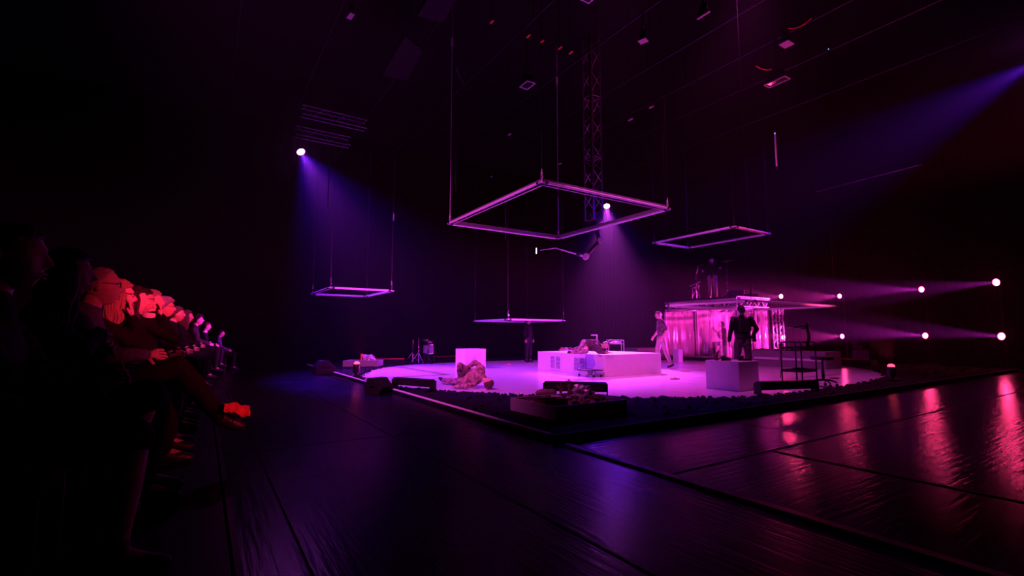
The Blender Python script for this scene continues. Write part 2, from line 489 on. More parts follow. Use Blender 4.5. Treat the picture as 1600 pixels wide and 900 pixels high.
for a, b in ((.04, .40), (.44, .97)):
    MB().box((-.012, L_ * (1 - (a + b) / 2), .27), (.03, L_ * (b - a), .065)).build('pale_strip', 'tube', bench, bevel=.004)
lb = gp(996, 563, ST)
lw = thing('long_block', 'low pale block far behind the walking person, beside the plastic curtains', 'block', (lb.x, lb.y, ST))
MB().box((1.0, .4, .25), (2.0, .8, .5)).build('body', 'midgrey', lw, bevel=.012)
plinth('white_cube', 'small pinkish box standing at the left foot of the plastic curtains', gp(1059.5, 566, ST), .26, .26, .5)
# things standing on the shaded cube
ct = cb + Vector((.33, .36, .56))
hn = MB().path([(0, 0, 0), (-.02, 0, .07), (0, 0, .14), (.05, 0, .2)], [.045, .04, .028, .006], 10)
tag(hn.build('curved_horn', 'clay', None, Vector((cb.x + .1, cb.y + .52, ST + .56)), (0, 0, CA), smooth=True), 'dark curved horn standing on the left of the shaded cube', 'horn')
def shoe(label, px, rz):
    p = Vector((cb.x + (.16 if px < 1150 else .42), cb.y + (.36 if px < 1150 else .13), ST + .56))
    t_ = thing('shoe', label, 'shoe', p, rz)
    b = MB().ell((0, 0, .035), (.13, .048, .03), 14, 8).ell((-.07, 0, .06), (.055, .044, .045), 12, 8)
    b.build('upper', 'leather', t_, smooth=True)
    MB().prism([(.13 * math.cos(a), .046 * math.sin(a)) for a in [k * PI / 8 for k in range(16)]], 0, .016).build('sole', 'rubber', t_)
shoe('dark shoe at the middle of the shaded cube, left of the other shoe', 1143, CA + .4)
shoe('dark shoe at the right corner of the shaded cube', 1165, CA - .2)

# trolley dolly at the corner of the big block
a_, d_, h_ = ray(922, 583); v_ = c2w(a_, d_); dl = Vector((BX - .25, v_.y / v_.x * (BX - .25), 0))
dy = thing('caster_dolly', 'low dark dolly on casters at the foot of the big white block', 'dolly', (dl.x, dl.y, ST), PI / 2)
MB().box((0, 0, .17), (.62, .34, .025)).build('board', 'dkmetal', dy, bevel=.006)
MB().box((.1, .02, .1), (.3, .24, .11), taper=1.15).build('hanging_bin', 'offw', dy, bevel=.01)
for x in (-.27, .27):
    for y in (-.13, .13):
        l_ = MB().tube((x, y, .05), (x, y, .16), .014).build('caster_stem', 'steel', dy)
        MB().lathe([(.02, -.014), (.034, -.012), (.036, 0), (.034, .012), (.02, .014)], (x, y, .036), 14, Matrix.Rotation(PI / 2, 3, 'X')).build('wheel', 'rubber', l_)

# dark scraps lying about on the white floor
for px, py, lab in ((1054, 592.5, 'dark flat scrap on the white floor left of the shaded cube'), (1304, 591.5, 'dark flat scrap on the white floor right of the wheeled stool'),
                    (793, 569, 'small red scrap on the far white floor right of the bright cube')):
    p = gp(px, py, ST)
    b = MB(); pts = []
    for k in range(12):
        a = 2 * PI * k / 12; r_ = .11 * (1 + .35 * noise.noise((px + k, py, 0)))
        pts.append((r_ * math.cos(a) * 1.2, r_ * math.sin(a) * .8))
    b.prism(pts, 0, .022)
    b.ell((0.02, 0, .02), (.07, .05, .02), 10, 6)
    tag(b.build('scrap', 'clred' if px == 793 else 'clay', None, p), lab, 'scrap')

# ------------------------------------------------------------------ light battens and wedge speakers round the stage
def batten(label, pa, pb, h, z0):
    a, b = gp(*pa, z0), gp(*pb, z0); d = b - a; L = d.length
    r = thing('light_batten', label, 'stage light', (a + b) / 2, math.atan2(d.y, d.x))
    MB().box((0, .03, h / 2 + .05), (L, .13, h - .05)).build('housing', 'black', r, bevel=.008)
    MB().box((0, -.04, h * .55), (L * .98, .02, .012)).build('front_rib', 'dkmetal', r)
    MB().box((0, .1, h / 2 + .05), (L * .92, .012, h - .11)).build('lens_strip', 'screen', r)
    for s in (-1, 1):
        MB().box((s * (L / 2 + .012), .03, h * .5), (.02, .17, h)).build('end_plate', 'black', r, bevel=.004)
        MB().box((s * L * .46, .02, .012), (.09, .26, .024)).build('foot', 'rubber', r, bevel=.004)
    return r
batten('long black light batten at the left front edge of the white floor', (616, 606.5), (674, 611.5), .19, .07)
batten('long black light batten standing behind the planter of debris', (851, 617.5), (948, 619.5), .215, .065)
batten('long black light batten in front of the metal trolley', (1187, 616.5), (1275, 613), .2, .065)
def wedge(label, p, rz, k=1.0):
    r = thing('wedge_speaker', label, 'speaker', p, rz)
    pr = [(-.26, 0), (.2, 0), (.27, .12), (.03, .36), (-.14, .36), (-.26, .2)]
    MB().prism([(x * k, z * k) for x, z in pr], -.21 * k, .21 * k, axis=1).build('cabinet', 'black', r, bevel=.012)
    a, b = Vector((.27 * k, 0, .12 * k)), Vector((.03 * k, 0, .36 * k))
    ang = math.atan2((b - a).z, (b - a).x)
    g = MB().box((a + b) / 2 + Vector((.012, 0, .012)), ((b - a).length * .86, .36 * k, .014), Matrix.Rotation(-ang, 3, 'Y'))
    g.build('grille', 'dkmetal', r, bevel=.004)
    for s in (-1, 1):
        MB().path([(-.08 * k, s * .215 * k, .2 * k), (-.08 * k, s * .235 * k, .2 * k), (.05 * k, s * .235 * k, .2 * k), (.05 * k, s * .215 * k, .2 * k)], .012, 6).build('handle', 'rubber', r)
wedge('black wedge speaker tipped on the dark floor against the bright stage edge', gp(592, 614.5), CA - .5, .84)
wedge('black wedge speaker at the far left end of the bright stage edge', gp(507, 585), CA + .6, 1.1)

# small floor lamps with a glowing top
def floor_lamp(label, p, rad, watts, target):
    r = thing('floor_uplight', label, 'lamp', p)
    MB().lathe([(.001, 0), (.13, 0), (.13, .03), (.05, .05), (.05, .09), (.001, .09)], n=18).build('base', 'black', r, smooth=True)
    MB().lathe([(.001, .08), (.08, .09), (.09, .16), (.09, .3), (.082, .31), (.001, .31)], n=18).build('housing', 'black', r, smooth=True)
    MB().lathe([(.001, .305), (.075, .308), (.07, .345), (.04, .372), (.001, .38)], n=18).build('lens', 'redlens', r, smooth=True)
    spot('uplight_beam', Vector(p) + Vector((0, 0, .42)), target, (1, .04, .16), watts, 76, .6, .06, r)
floor_lamp('small black floor lamp, red glowing top, at the left end of the stage', gp(557, 588, .07),   .08, 300, dp(640, 60, 12))
floor_lamp('small black floor lamp, red glowing top, right end of the white floor', gp(1394, 594, .07), .08, 1300, dp(1180, 60, 13))

# ------------------------------------------------------------------ planters of debris
FOOT = []
def planter(label, c, sx, sy, h, rz=0, m='offw', lit=False):
    FOOT.append((c.x, c.y, sx - .05, sy - .05, rz))
    r = thing('planter_box', label, 'planter', c, rz)
    for s in (-1, 1):
        MB().box((s * (sx / 2 - .015), 0, h / 2), (.03, sy, h)).build('side_board', m, r, bevel=.004)
        MB().box((0, s * (sy / 2 - .015), h / 2), (sx - .061, .03, h)).build('side_board', m, r, bevel=.004)
    f = MB(); n = 16; vs, fs = [], []
    for i in range(n + 1):
        for j in range(n + 1):
            x, y = (i / n - .5) * (sx - .064), (j / n - .5) * (sy - .064)
            vs.append((x, y, h * .62 + .03 * noise.noise((x * 6 + c.x, y * 6, 0)) + .015 * noise.noise((x * 17, y * 17, 5))))
    for i in range(n):
        for j in range(n):
            fs.append((i * (n + 1) + j, (i + 1) * (n + 1) + j, (i + 1) * (n + 1) + j + 1, i * (n + 1) + j + 1))
    f.add(vs, fs).build('earth_fill', 'clay', r)
    return r
tl_, tn, tr_ = gp(795, 641, .08), gp(868, 658, .08), gp(963, 645, .08)
tn = gp(868, 657, .08)
TX, TY = gp(962, 640, .08).x - tn.x, gp(795, 640, .08).y - tn.y
TX, TY = min(max(TX, .9), 1.35), min(max(TY, .9), 1.5)
TC = tn + Vector((TX / 2, TY / 2, 0)); TH = .175
planter('shallow pale planter box of debris on the mulch at the front corner of the stage', Vector((TC.x, TC.y, .07)), TX, TY, TH)
TZ = .07 + TH * .66
def ontray(px, py, dz=.0): return gp(px, py, TZ + dz)
NTH = ['first', 'second', 'third', 'fourth', 'fifth', 'sixth', 'seventh', 'eighth', 'ninth']
# contents, each a thing lying in the planter
q = ontray(878, 622)
b = MB().cap((-.1, 0, .06), (.08, 0, .065), .06, .048).ell((-.15, 0, .055), (.05, .055, .05), 12, 8)
tag(b.build('clay_bottle', 'clay', None, gp(857, 620, TZ), (0, 0, CA), smooth=True), 'brown clay bottle lying on its side in the front planter', 'bottle')
hd = thing('plaster_hand', 'upright dark plaster hand and forearm standing in the front planter', 'sculpture', gp(889, 625, TZ), CA)
b = MB().cap((0, 0, -.02), (.005, 0, .15), .033, .026).ell((.008, 0, .19), (.034, .018, .045), 12, 8)
for k, (x, l_) in enumerate(((-.018, .06), (-.002, .075), (.014, .07), (.03, .05))):
    b.cap((x, 0, .22), (x * 1.3, -.005, .22 + l_ * .6), .0095, .009, 8).cap((x * 1.3, -.005, .22 + l_ * .6), (x * 1.3 - .004, -.02, .22 + l_), .009, .007, 8)
b.cap((-.02, -.01, .17), (-.05, -.02, .2), .011, .009, 8).cap((-.05, -.02, .2), (-.06, -.025, .235), .009, .007, 8)
b.build('hand', 'clay', hd, smooth=True)
MB().box((0, 0, .0), (.1, .1, .03)).build('stand', 'black', hd, bevel=.005)
tw = MB().path([(0, 0, -.02), (.005, 0, .07), (-.01, 0, .12)], [.022, .018, .012], 8)
for a, b_ in (((-.01, 0, .1), (-.05, .01, .22)), ((.004, 0, .07), (.045, -.01, .2)), ((0, 0, .1), (.005, .02, .23)), ((-.02, 0, .14), (-.07, .0, .18))):
    tw.path([a, Vector(a).lerp(Vector(b_), .5) + Vector((.01, .01, 0)), b_], [.012, .009, .004], 7)
tag(tw.build('dry_twig', 'wood', None, gp(876, 622, TZ), (0, 0, CA), smooth=True), 'dark forked twig stuck upright in the front planter', 'twig')
def crumple(name, label, p, rad, m, seed, cat, rz=0, jag=.5):
    bm = bmesh.new(); bmesh.ops.create_icosphere(bm, subdivisions=3, radius=1)
    for v in bm.verts:
        n_ = noise.noise(v.co * 2.2 + Vector((seed, 0, 0))) + .5 * noise.noise(v.co * 5 + Vector((0, seed, 0)))
        v.co = Vector((v.co.x * rad[0], v.co.y * rad[1], max(v.co.z, -.6) * rad[2])) * (1 + jag * n_)
        v.co.z += rad[2] * .55
    me = bpy.data.meshes.new(name); bm.to_mesh(me); bm.free(); me.materials.append(M[m])
    return tag(link(name, me, None, p, (0, 0, rz)), label, cat)
crumple('crumpled_sheet', 'large crumpled silvery sheet in the front planter right of the hand', gp(908, 625, TZ), (.16, .1, .13), 'foil', 3, 'sheet', CA, .75)
crumple('crumpled_sheet', 'smaller dark crumpled sheet at the right end of the front planter', gp(934, 627, TZ), (.13, .09, .06), 'clay', 9, 'sheet', CA, .6)
crumple('broken_shell', 'pale broken shell between the bottle and the hand in the front planter', gp(870, 626, TZ), (.09, .07, .05), 'foil', 14, 'shell', CA, .6)
for k, (px, py, r_) in enumerate(((815, 622, .05), (822, 625, .06), (832, 627.5, .055), (842, 630, .06), (850, 633, .05), (812, 619, .04), (833, 622, .05), (846, 625, .05), (858, 628, .05), (900, 634, .05), (915, 633, .055), (927, 632, .05))):
    o = crumple('rubble_lump', ('%s rubble lump along the left rim of the front planter, from the far corner' % NTH[k] if k < 9 else '%s rubble lump along the right rim of the front planter' % NTH[k - 9]), gp(px, py, TZ - .035), (r_, r_ * .8, r_ * .8), ('mulch', 'clay', 'foil')[k % 3], 20 + k, 'rubble', k, .5)
    o['group'] = 'rubble lumps in the front planter'
bx = thing('wooden_crate', 'small dark open crate lying at the near corner of the front planter', 'crate', gp(864, 639, TZ) + Vector((.12, .2, 0)), .05)
for s in (-1, 1):
    MB().box((s * .19, 0, .05), (.015, .22, .1)).build('end_board', 'wood', bx)
    MB().box((0, s * .11, .05), (.4, .015, .1)).build('side_board', 'wood', bx)
MB().box((0, 0, .006), (.37, .2, .012)).build('bottom_board', 'wood', bx)
# planters at the back left and right of the stage
planter('pale planter box at the far left end of the stage', gp(558, 573.5, .07) + Vector((.3, .35, 0)), 1.15, .7, .2, CA)
p5 = gp(558, 573.5, .07) + Vector((.3, .35, .16))
crumple('crumpled_sheet', 'crumpled pale sheet on the far left planter', p5 + c2w(.18, 0, .0), (.2, .12, .15), 'foil', 31, 'sheet', CA, .5)
tag(MB().box((0, 0, .12), (.035, .2, .26)).build('red_board', 'clred', None, p5 + c2w(-.03, -.1), (0, 0, CA), bevel=.01), 'upright red board in the far left planter', 'board')
p6 = gp(604, 569.5, .07) + Vector((.2, .3, 0))
planter('dark planter box just right of the far left planter', p6, 1.1, .5, .17, CA + .15, 'black')
tag(MB().box((0, 0, .02), (1.06, .05, .04)).build('red_rim_strip', 'clred', None, p6 + Vector((-.1, -.24, .17)), (0, 0, CA + .15), bevel=.008), 'thin red batten lying on the rim of the dark planter', 'batten')
p7 = gp(1349, 572, .07) + Vector((.2, .4, 0))
planter('dark planter box at the far right side of the stage', p7, .5, 1.3, .2, 0, 'black')
tag(MB().box((0, 0, .02), (.05, 1.2, .04)).build('red_rim_strip', 'clred', None, p7 + Vector((-.225, 0, .2)), (0, 0, 0), bevel=.008), 'thin strip coloured as red light along the rim of the far right planter', 'batten')  # red colour stands for red light on the planter edge
for k, (px, py) in enumerate(((1364, 543), (1369, 547), (1376, 550))):
    crumple('rubble_lump', ('top', 'middle', 'lowest')[k] + ' of three reddish rubble lumps piled by the right wall', gp(px, 562, 0) + Vector((.6, .9 - .2 * k, .62 - .22 * k)), (.14, .12, .12), 'clay', 50 + k, 'rubble')
st3 = gp(1369, 562, 0) + Vector((.6, .7, 0))
tag(MB().box((0, 0, .2), (.7, .7, .4)).box((0, .12, .53), (.5, .4, .18)).build('dark_case', 'black', None, st3 + Vector((0, 0, .004)), (0, 0, 0), bevel=.01), 'dark stacked case by the right wall under the rubble lumps', 'case')

# ------------------------------------------------------------------ hanging light frames
def hung_frame(label, N, sx, sy, z, r=.03, cable_r=.004, tall=.08, bright=False):
    if not bright: tall = .022
    c = Vector((N.x + sx / 2, N.y + sy / 2, z))
    f = thing('light_rig', label, 'light frame', c)
    for s in (-1, 1):
        rod('light_tube', 'tube', f, (-sx / 2 + .14, s * sy / 2, 0), (sx / 2 - .14, s * sy / 2, 0), r)
        rod('light_tube', 'tube', f, (s * sx / 2, -sy / 2 + .14, 0), (s * sx / 2, sy / 2 - .14, 0), r)
        MB().box((0, s * (sy / 2 - .075), .02 + tall / 2), (sx - .12, .03, tall)).build('rail', 'railgrey', f)
        MB().box((s * (sx / 2 - .075), 0, .02 + tall / 2), (.03, sy - .18, tall)).build('rail', 'railgrey', f)
        rod('edge_tube', 'alu', f, (-sx / 2 + .12, s * (sy / 2 - .12), -tall * .3), (sx / 2 - .12, s * (sy / 2 - .12), -tall * .3), r * .42)
        rod('edge_tube', 'alu', f, (s * (sx / 2 - .12), -sy / 2 + .12, -tall * .3), (s * (sx / 2 - .12), sy / 2 - .12, -tall * .3), r * .42)
    for a in (-1, 1):
        for b in (-1, 1):
            x, y = a * sx / 2, b * sy / 2
            MB().tube((x - a * .15, y, 0), (x - a * .10, y, 0), r * 1.25, n=12).tube((x, y - b * .15, 0), (x, y - b * .10, 0), r * 1.25, n=12) \
                .box((x - a * .13, y - b * .045, 0), (.05, .09, .05)).box((x - a * .045, y - b * .13, 0), (.09, .05, .05)).build('corner_clamp', 'black', f)
            MB().path([(x - a * .12, y, 0), (x - a * .02, y, 0), (x, y - b * .02, 0), (x, y - b * .12, 0)], r * .8, 8).build('corner_elbow', 'alu', f, smooth=True)
            cx, cy = x - a * .05, y - b * .05
            top = ZC - z
            cb_ = rod('cable', 'tube' if bright and b == 1 else 'black', f, (cx, cy, .28), (cx, cy, top), .008 if bright and b == 1 else cable_r)
            g = MB().path([(cx + .022 * math.cos(t_), cy, .13 + .05 * math.sin(t_)) for t_ in [k * PI / 6 for k in range(13)]], .007, 6)
            g.tube((cx, cy, .0), (cx, cy, .1), .008).tube((cx, cy, .17), (cx, cy, .3), .01)
            g.path([(cx + .02 * math.cos(t_), cy, .21 + .035 * math.sin(t_)) for t_ in [k * PI / 6 for k in range(13)]], .006, 6)
            g.build('shackle', 'tube' if bright else 'blackalu', f, smooth=True)
    return f
def frame_px(label, z, n, l, rr, **k):
    N, L, Rr = gp(*n, z), gp(*l, z), gp(*rr, z)
    return hung_frame(label, N, Rr.x - N.x, L.y - N.y, z, **k), N, Rr.x - N.x, L.y - N.y
bigf, BN, bsx, bsy = frame_px('largest square light frame hanging over the big white block', CAMZ + 3.2, (846, 284), (716, 352), (1054, 325), r=.03, bright=True)
frame_px('light frame hanging above the musician on the truss platform', CAMZ + 3.2, (1148, 353.5), (1029, 381), (1204, 365), r=.026, tall=.06)
frame_px('light frame hanging low at the far left over the mulch', CAMZ + 1.3, (514, 449.5), (499, 460.5), (615, 454.5), r=.028, tall=.06)
hung_frame('light frame hanging low in front of a dim standing person', c2w(-.15, 15.9), 2.45, 2.4, CAMZ + .48, r=.026, tall=.06)
hung_frame('light frame hanging at head height in front of the truss platform', c2w(5.41, 10.8), 4.1, 2.42, CAMZ + .75, r=.026, tall=.06)
# swivel blocks part way up the cables of the largest frame
def swivel(label, x, y, z):
    g = MB().path([(.03 * math.cos(t_), 0, .06 + .06 * math.sin(t_)) for t_ in [k * PI / 6 for k in range(13)]], .009, 6)
    g.path([(.03 * math.cos(t_), 0, -.06 + .06 * math.sin(t_)) for t_ in [k * PI / 6 for k in range(13)]], .009, 6)
    g.tube((0, 0, .12), (0, 0, .2), .014).tube((0, 0, -.12), (0, 0, -.22), .014)
    tag(g.build('swivel_hook', 'tube', None, (x, y, z), (0, 0, CA), smooth=True), label, 'hook')
for lab, (x, y), py in (('steel swivel hook on the left cable of the largest light frame', (BN.x + .05, BN.y + bsy - .05), 66),
                        ('steel swivel hook on the middle cable of the largest light frame', (BN.x + bsx - .05, BN.y + bsy - .05), 126)):
    D = x * SY + y * CY
    swivel(lab, x, y, dp(800, py, D).z)

# ------------------------------------------------------------------ ceiling tower with the jointed arm
tp = dp(928, 345, 15.6)
tw_ = thing('truss_tower', 'tall narrow lattice truss hanging from the ceiling behind the largest light frame', 'truss', (tp.x, tp.y, tp.z))
TLEN = ZC - tp.z; hw = .2
for a in (-1, 1):
    for b in (-1, 1):
        rod('chord', 'greyalu', tw_, (a * hw, b * hw, 0), (a * hw, b * hw, TLEN), .024)
zs = frange(0, TLEN, .42)
for k in range(len(zs) - 1):
    s = 1 if k % 2 else -1
    for a, b in (((s * hw, -hw), (-s * hw, -hw)), ((s * hw, hw), (-s * hw, hw)), ((-hw, s * hw), (-hw, -s * hw)), ((hw, s * hw), (hw, -s * hw))):
        rod('brace', 'greyalu', tw_, (*a, zs[k]), (*b, zs[k + 1]), .012)
for z in (0, zs[len(zs) // 3], zs[2 * len(zs) // 3]):
    for a, b in (((-hw, -hw), (hw, -hw)), ((hw, -hw), (hw, hw)), ((hw, hw), (-hw, hw)), ((-hw, hw), (-hw, -hw))):
        rod('crossbar', 'greyalu', tw_, (*a, z + .02), (*b, z + .02), .018)
rod('cable_tube', 'dkmetal', tw_, (-hw - .06, -hw, 1.2), (-hw - .06, -hw, TLEN), .035)
arm = thing('jointed_arm', 'dark jointed robot arm holding a white light stick under the lattice tower', 'robot arm', (tp.x, tp.y, tp.z), CA)
A = [Vector((0, 0, -.02)), Vector((.02, 0, -.35)), Vector((.17, -.1, -.72)), Vector((-.27, -.2, -1.15))]
def inarm(px, py, D): return (Matrix.Rotation(-CA, 3, 'Z') @ (dp(px, py, D) - tp))
A = [Vector((0, 0, 0)), inarm(931, 356, 15.6), inarm(937, 376, 15.6), inarm(915, 401, 15.4), inarm(868, 387.5, 15.3), inarm(838, 392, 15.3)]
MB().lathe([(.001, .06), (.24, .06), (.24, 0), (.14, -.04), (.14, -.2), (.001, -.2)], n=20).build('base_flange', 'black', arm, smooth=True)
MB().cap(A[0], A[1], .12, .1).build('shoulder_link', 'black', arm, smooth=True)
MB().cap(A[1], A[2], .085, .07).build('upper_link', 'dkmetal', arm, smooth=True)
for j in (2, 3):
    MB().lathe([(.001, -.1), (.09, -.1), (.1, -.08), (.1, .08), (.09, .1), (.001, .1)], A[j], 18, Matrix.Rotation(PI / 2, 3, 'X')).build('joint', 'alu', arm, smooth=True)
MB().cap(A[2], A[3], .065, .055).build('fore_link', 'dkmetal', arm, smooth=True)
MB().path([A[3], A[3].lerp(A[4], .35), A[4], A[5] + Vector((.12, 0, .02))], [.045, .03, .018, .012], 10).build('thin_link', 'alu', arm, smooth=True)
MB().ell(A[3].lerp(A[4], .25), (.09, .06, .06)).build('wrist', 'black', arm, smooth=True)
MB().box(A[5], (.035, .035, .19)).build('light_stick', 'whitelens', arm, bevel=.008)

# ------------------------------------------------------------------ platform on trusses with plastic curtains
PN = c2w(.469 * 18.3, 18.3); PW, PL, PZ = 2.2, 3.4, 2.60
bt = thing('truss_platform', 'raised truss platform carrying the musician, plastic curtains hung below', 'platform', (PN.x, PN.y, ST))
pz = PZ - ST
MB().box((PW / 2, PL / 2, pz - .03), (PW + .1, PL + .1, .06)).build('deck', 'black', bt, bevel=.01)
MB().box((PW / 2, PL / 2, .07), (PW, PL, .12)).build('base', 'black', bt, bevel=.01)
def boxtruss(p, q, zt, zb, off):
    p, q = Vector(p), Vector(q); o = Vector(off)
    for z in (zt, zb):
        for k in (0, 1):
            rod('chord', 'alu', bt, (p.x + o.x * k, p.y + o.y * k, z), (q.x + o.x * k, q.y + o.y * k, z), .03)
    n = max(2, round((q - p).length / .3))
    for i in range(n):
        a, b = p.lerp(q, i / n), p.lerp(q, (i + 1) / n)
        z0, z1 = (zt, zb) if i % 2 else (zb, zt)
        rod('brace', 'alu', bt, (a.x, a.y, z0), (b.x, b.y, z1), .014)
        if i % 3 == 0: rod('brace', 'alu', bt, (a.x, a.y, zt), (a.x, a.y, zb), .014)
boxtruss((0, 0), (0, PL), pz - .09, pz - .4, (.24, 0))
boxtruss((.24, 0), (PW, 0), pz - .09, pz - .4, (0, .24))
boxtruss((PW, .24), (PW, PL), pz - .09, pz - .4, (-.24, 0))
boxtruss((.24, PL), (PW - .24, PL), pz - .09, pz - .4, (0, -.24))
for x in (.02, PW - .02):
    for y in (.02, PL - .02):
        rod('post', 'alu', bt, (x, y, .12), (x, y, pz - .4), .032)
rod('post', 'alu', bt, (.02, PL * .52, .12), (.02, PL * .52, pz - .4), .022)
for p, q in (((0, 0), (0, PL)), ((0, 0), (PW, 0))):
    rod('curtain_rail', 'alu', bt, (*p, pz - .47), (*q, pz - .47), .018)
    rod('bottom_rail', 'alu', bt, (p[0] - .02, p[1] - .02, .15), (q[0] - .02, q[1] - .02, .15), .022)
def curtain(label, p, q, z0, z1, ph, amp=.035):
    p, q = Vector(p), Vector(q); L = (q - p).length; d = (q - p) / L; nrm = Vector((-d.y, d.x))
    nx_, nz_ = max(12, int(L / .045)), 10; vs, fs = [], []
    for side in (0, 1):
        for j in range(nz_ + 1):
            for i in range(nx_ + 1):
                s_ = i / nx_ * L; zz = j / nz_
                o_ = amp * math.sin(s_ * 11 + ph) * (.6 + .4 * (1 - zz)) + amp * .6 * math.sin(s_ * 23 + ph * 2 + zz * 2) + side * .005
                a = p + d * s_ + nrm * o_
                vs.append((a.x - p.x, a.y - p.y, z0 + zz * (z1 - z0) - z0))
    W, n_ = nx_ + 1, (nx_ + 1) * (nz_ + 1)
    for j in range(nz_):
        for i in range(nx_):
            a = j * W + i
            fs += [(a, a + 1, a + W + 1, a + W), (n_ + a + W, n_ + a + W + 1, n_ + a + 1, n_ + a)]
    for i in range(nx_):
        fs += [(i + 1, i, n_ + i, n_ + i + 1), (nz_ * W + i, nz_ * W + i + 1, n_ + nz_ * W + i + 1, n_ + nz_ * W + i)]
    for j in range(nz_):
        a, b = j * W, j * W + nx_
        fs += [(a, a + W, n_ + a + W, n_ + a), (b + W, b, n_ + b, n_ + b + W)]
    me = MB().add(vs, fs).mesh('plastic_curtain', 'plastic'); me.shade_smooth()
    o = tag(link('plastic_curtain', me, None, (p.x, p.y, z0)), label, 'curtain', 'clear plastic curtains under the platform')
    for e_ in (.012, L - .012): rod('hem', 'tube', o, (d.x * e_, d.y * e_, 0), (d.x * e_, d.y * e_, z1 - z0), .011)
    return o
x0, y0 = PN.x, PN.y
zb_, zt_ = .24, PZ - .5
curtain('leftmost clear plastic curtain on the left side of the truss platform', (x0 - .06, y0 + PL), (x0 - .06, y0 + PL * .56), zb_, zt_, 0)
curtain('second clear plastic curtain from the left under the truss platform', (x0 - .06, y0 + PL * .54), (x0 - .06, y0 + PL * .34), zb_, zt_, 1)
curtain('third clear plastic curtain from the left, in front of the seated person', (x0 - .06, y0 + PL * .33), (x0 - .06, y0 + .02), zb_, zt_, 2)
curtain('gathered clear plastic curtain on the right front side of the truss platform', (x0, y0 - .07), (x0 + PW * .46, y0 - .07), zb_, zt_, 4, .05)
curtain('bunched clear plastic curtain at the right corner of the truss platform', (x0 + PW * .48, y0 - .07), (x0 + PW * .8, y0 - .07), zb_, zt_, 5, .06)
curtain('clear plastic curtain closing the right rear of the truss platform', (x0 + PW + .08, y0 + .1), (x0 + PW + .08, y0 + PL), zb_, zt_, 3)
curtain('clear plastic curtain closing the far back of the truss platform', (x0 + .1, y0 + PL + .08), (x0 + PW, y0 + PL + .08), zb_, zt_, 6)
# truss post right of it
tq = PN + Vector((PW + .62, .0, 0))
tt = thing('truss_post', 'lattice truss post standing right of the plastic curtains', 'truss', (tq.x, tq.y, ST))
TTH = 2.15
for a in (-.14, .14):
    for b in (-.14, .14):
        rod('chord', 'alu', tt, (a, b, .02), (a, b, TTH), .025)
zz = frange(.04, TTH - .02, .3)
for k in range(len(zz) - 1):
    s = 1 if k % 2 else -1
    for a, b in (((s * .14, -.14), (-s * .14, -.14)), ((-.14, s * .14), (-.14, -s * .14)), ((.14, s * .14), (.14, -s * .14)), ((s * .14, .14), (-s * .14, .14))):
        rod('brace', 'alu', tt, (*a, zz[k]), (*b, zz[k + 1]), .011)
MB().box((0, 0, .01), (.5, .5, .02)).build('base_plate', 'dkmetal', tt, bevel=.004)
# seat box for the person inside, gear along the long block
plinth('white_cube', 'white box seat behind the plastic curtains', c2w(.447 * 19.55, 19.55, ST + .14), .5, .46, .46)
for k, (tt_, dx, s_) in enumerate(((.1, .3, .22), (.3, .5, .2), (.52, .35, .18))):
    crumple('cable_heap', ('left', 'middle', 'right')[k] + ' of three low dark cable heaps lying on the long block', Vector((bxx + dx, ba.y - L_ * tt_, ST + .53)), (.2, s_, .035), 'rubber', 70 + k, 'cable')

# ------------------------------------------------------------------ trolley, monitor arm and stool
tb = gp(1254.5, 601, ST)
tr = thing('service_trolley', 'two shelf metal trolley standing at the right front of the white floor', 'trolley', (tb.x, tb.y, ST))
TW_, TD_ = .62, .43
for x in (0, TW_):
    for y in (0, TD_):
        lg = MB().tube((x, y, .07), (x, y, .88), .016, n=10).build('leg', 'dkmetal', tr, smooth=True)
        MB().lathe([(.02, -.012), (.032, -.01), (.034, 0), (.032, .01), (.02, .012)], (x, y, .035), 14, Matrix.Rotation(PI / 2, 3, 'X')).build('wheel', 'rubber', lg)
for y in (0, TD_):
    MB().path([(0, y, .86), (.03, y, .9), (TW_ - .03, y, .9), (TW_, y, .86)], .014, 8).build('rail', 'dkmetal', tr, smooth=True)
for x in (0, TW_):
    MB().path([(x, 0, .86), (x, .03, .9), (x, TD_ - .03, .9), (x, TD_, .86)], .014, 8).build('rail', 'dkmetal', tr, smooth=True)
for z in (.26, .76):
    MB().box((TW_ / 2, TD_ / 2, z), (TW_ - .02, TD_ - .02, .02)).box((TW_ / 2, 0, z + .02), (TW_, .012, .05)).box((TW_ / 2, TD_, z + .02), (TW_, .012, .05)) \
        .box((0, TD_ / 2, z + .02), (.012, TD_, .05)).box((TW_, TD_ / 2, z + .02), (.012, TD_, .05)).build('shelf', 'dkmetal', tr)
def coil(name, label, p, rad, turns, m='rubber', seed=0):
    pts = []
    for k in range(turns * 14):
        a = 2 * PI * k / 14
        r_ = rad * (1 + .22 * noise.noise((k * .2, seed, 0)))
        pts.append((r_ * math.cos(a) * 1.2, r_ * math.sin(a) * .8, .012 + .01 * (k / 14) + .012 * abs(noise.noise((k * .3, 0, seed)))))
    return tag(MB().path(pts, .008, 6).build(name, m, None, p, smooth=True), label, 'cable')
coil('cable_coil', 'tangled black cable on the lower shelf of the trolley', tb + Vector((.3, .2, .275)), .15, 4, seed=1)
tag(MB().box((0, 0, .02), (.3, .2, .04)).build('control_box', 'black', None, tb + Vector((.2, .22, .772)), (0, 0, .1), bevel=.01), 'black control box on the upper shelf of the trolley, left side', 'box')
crumple('cable_heap', 'heap of black cables on the upper shelf of the trolley, right side', tb + Vector((.46, .2, .772)), (.11, .12, .02), 'rubber', 81, 'cable')
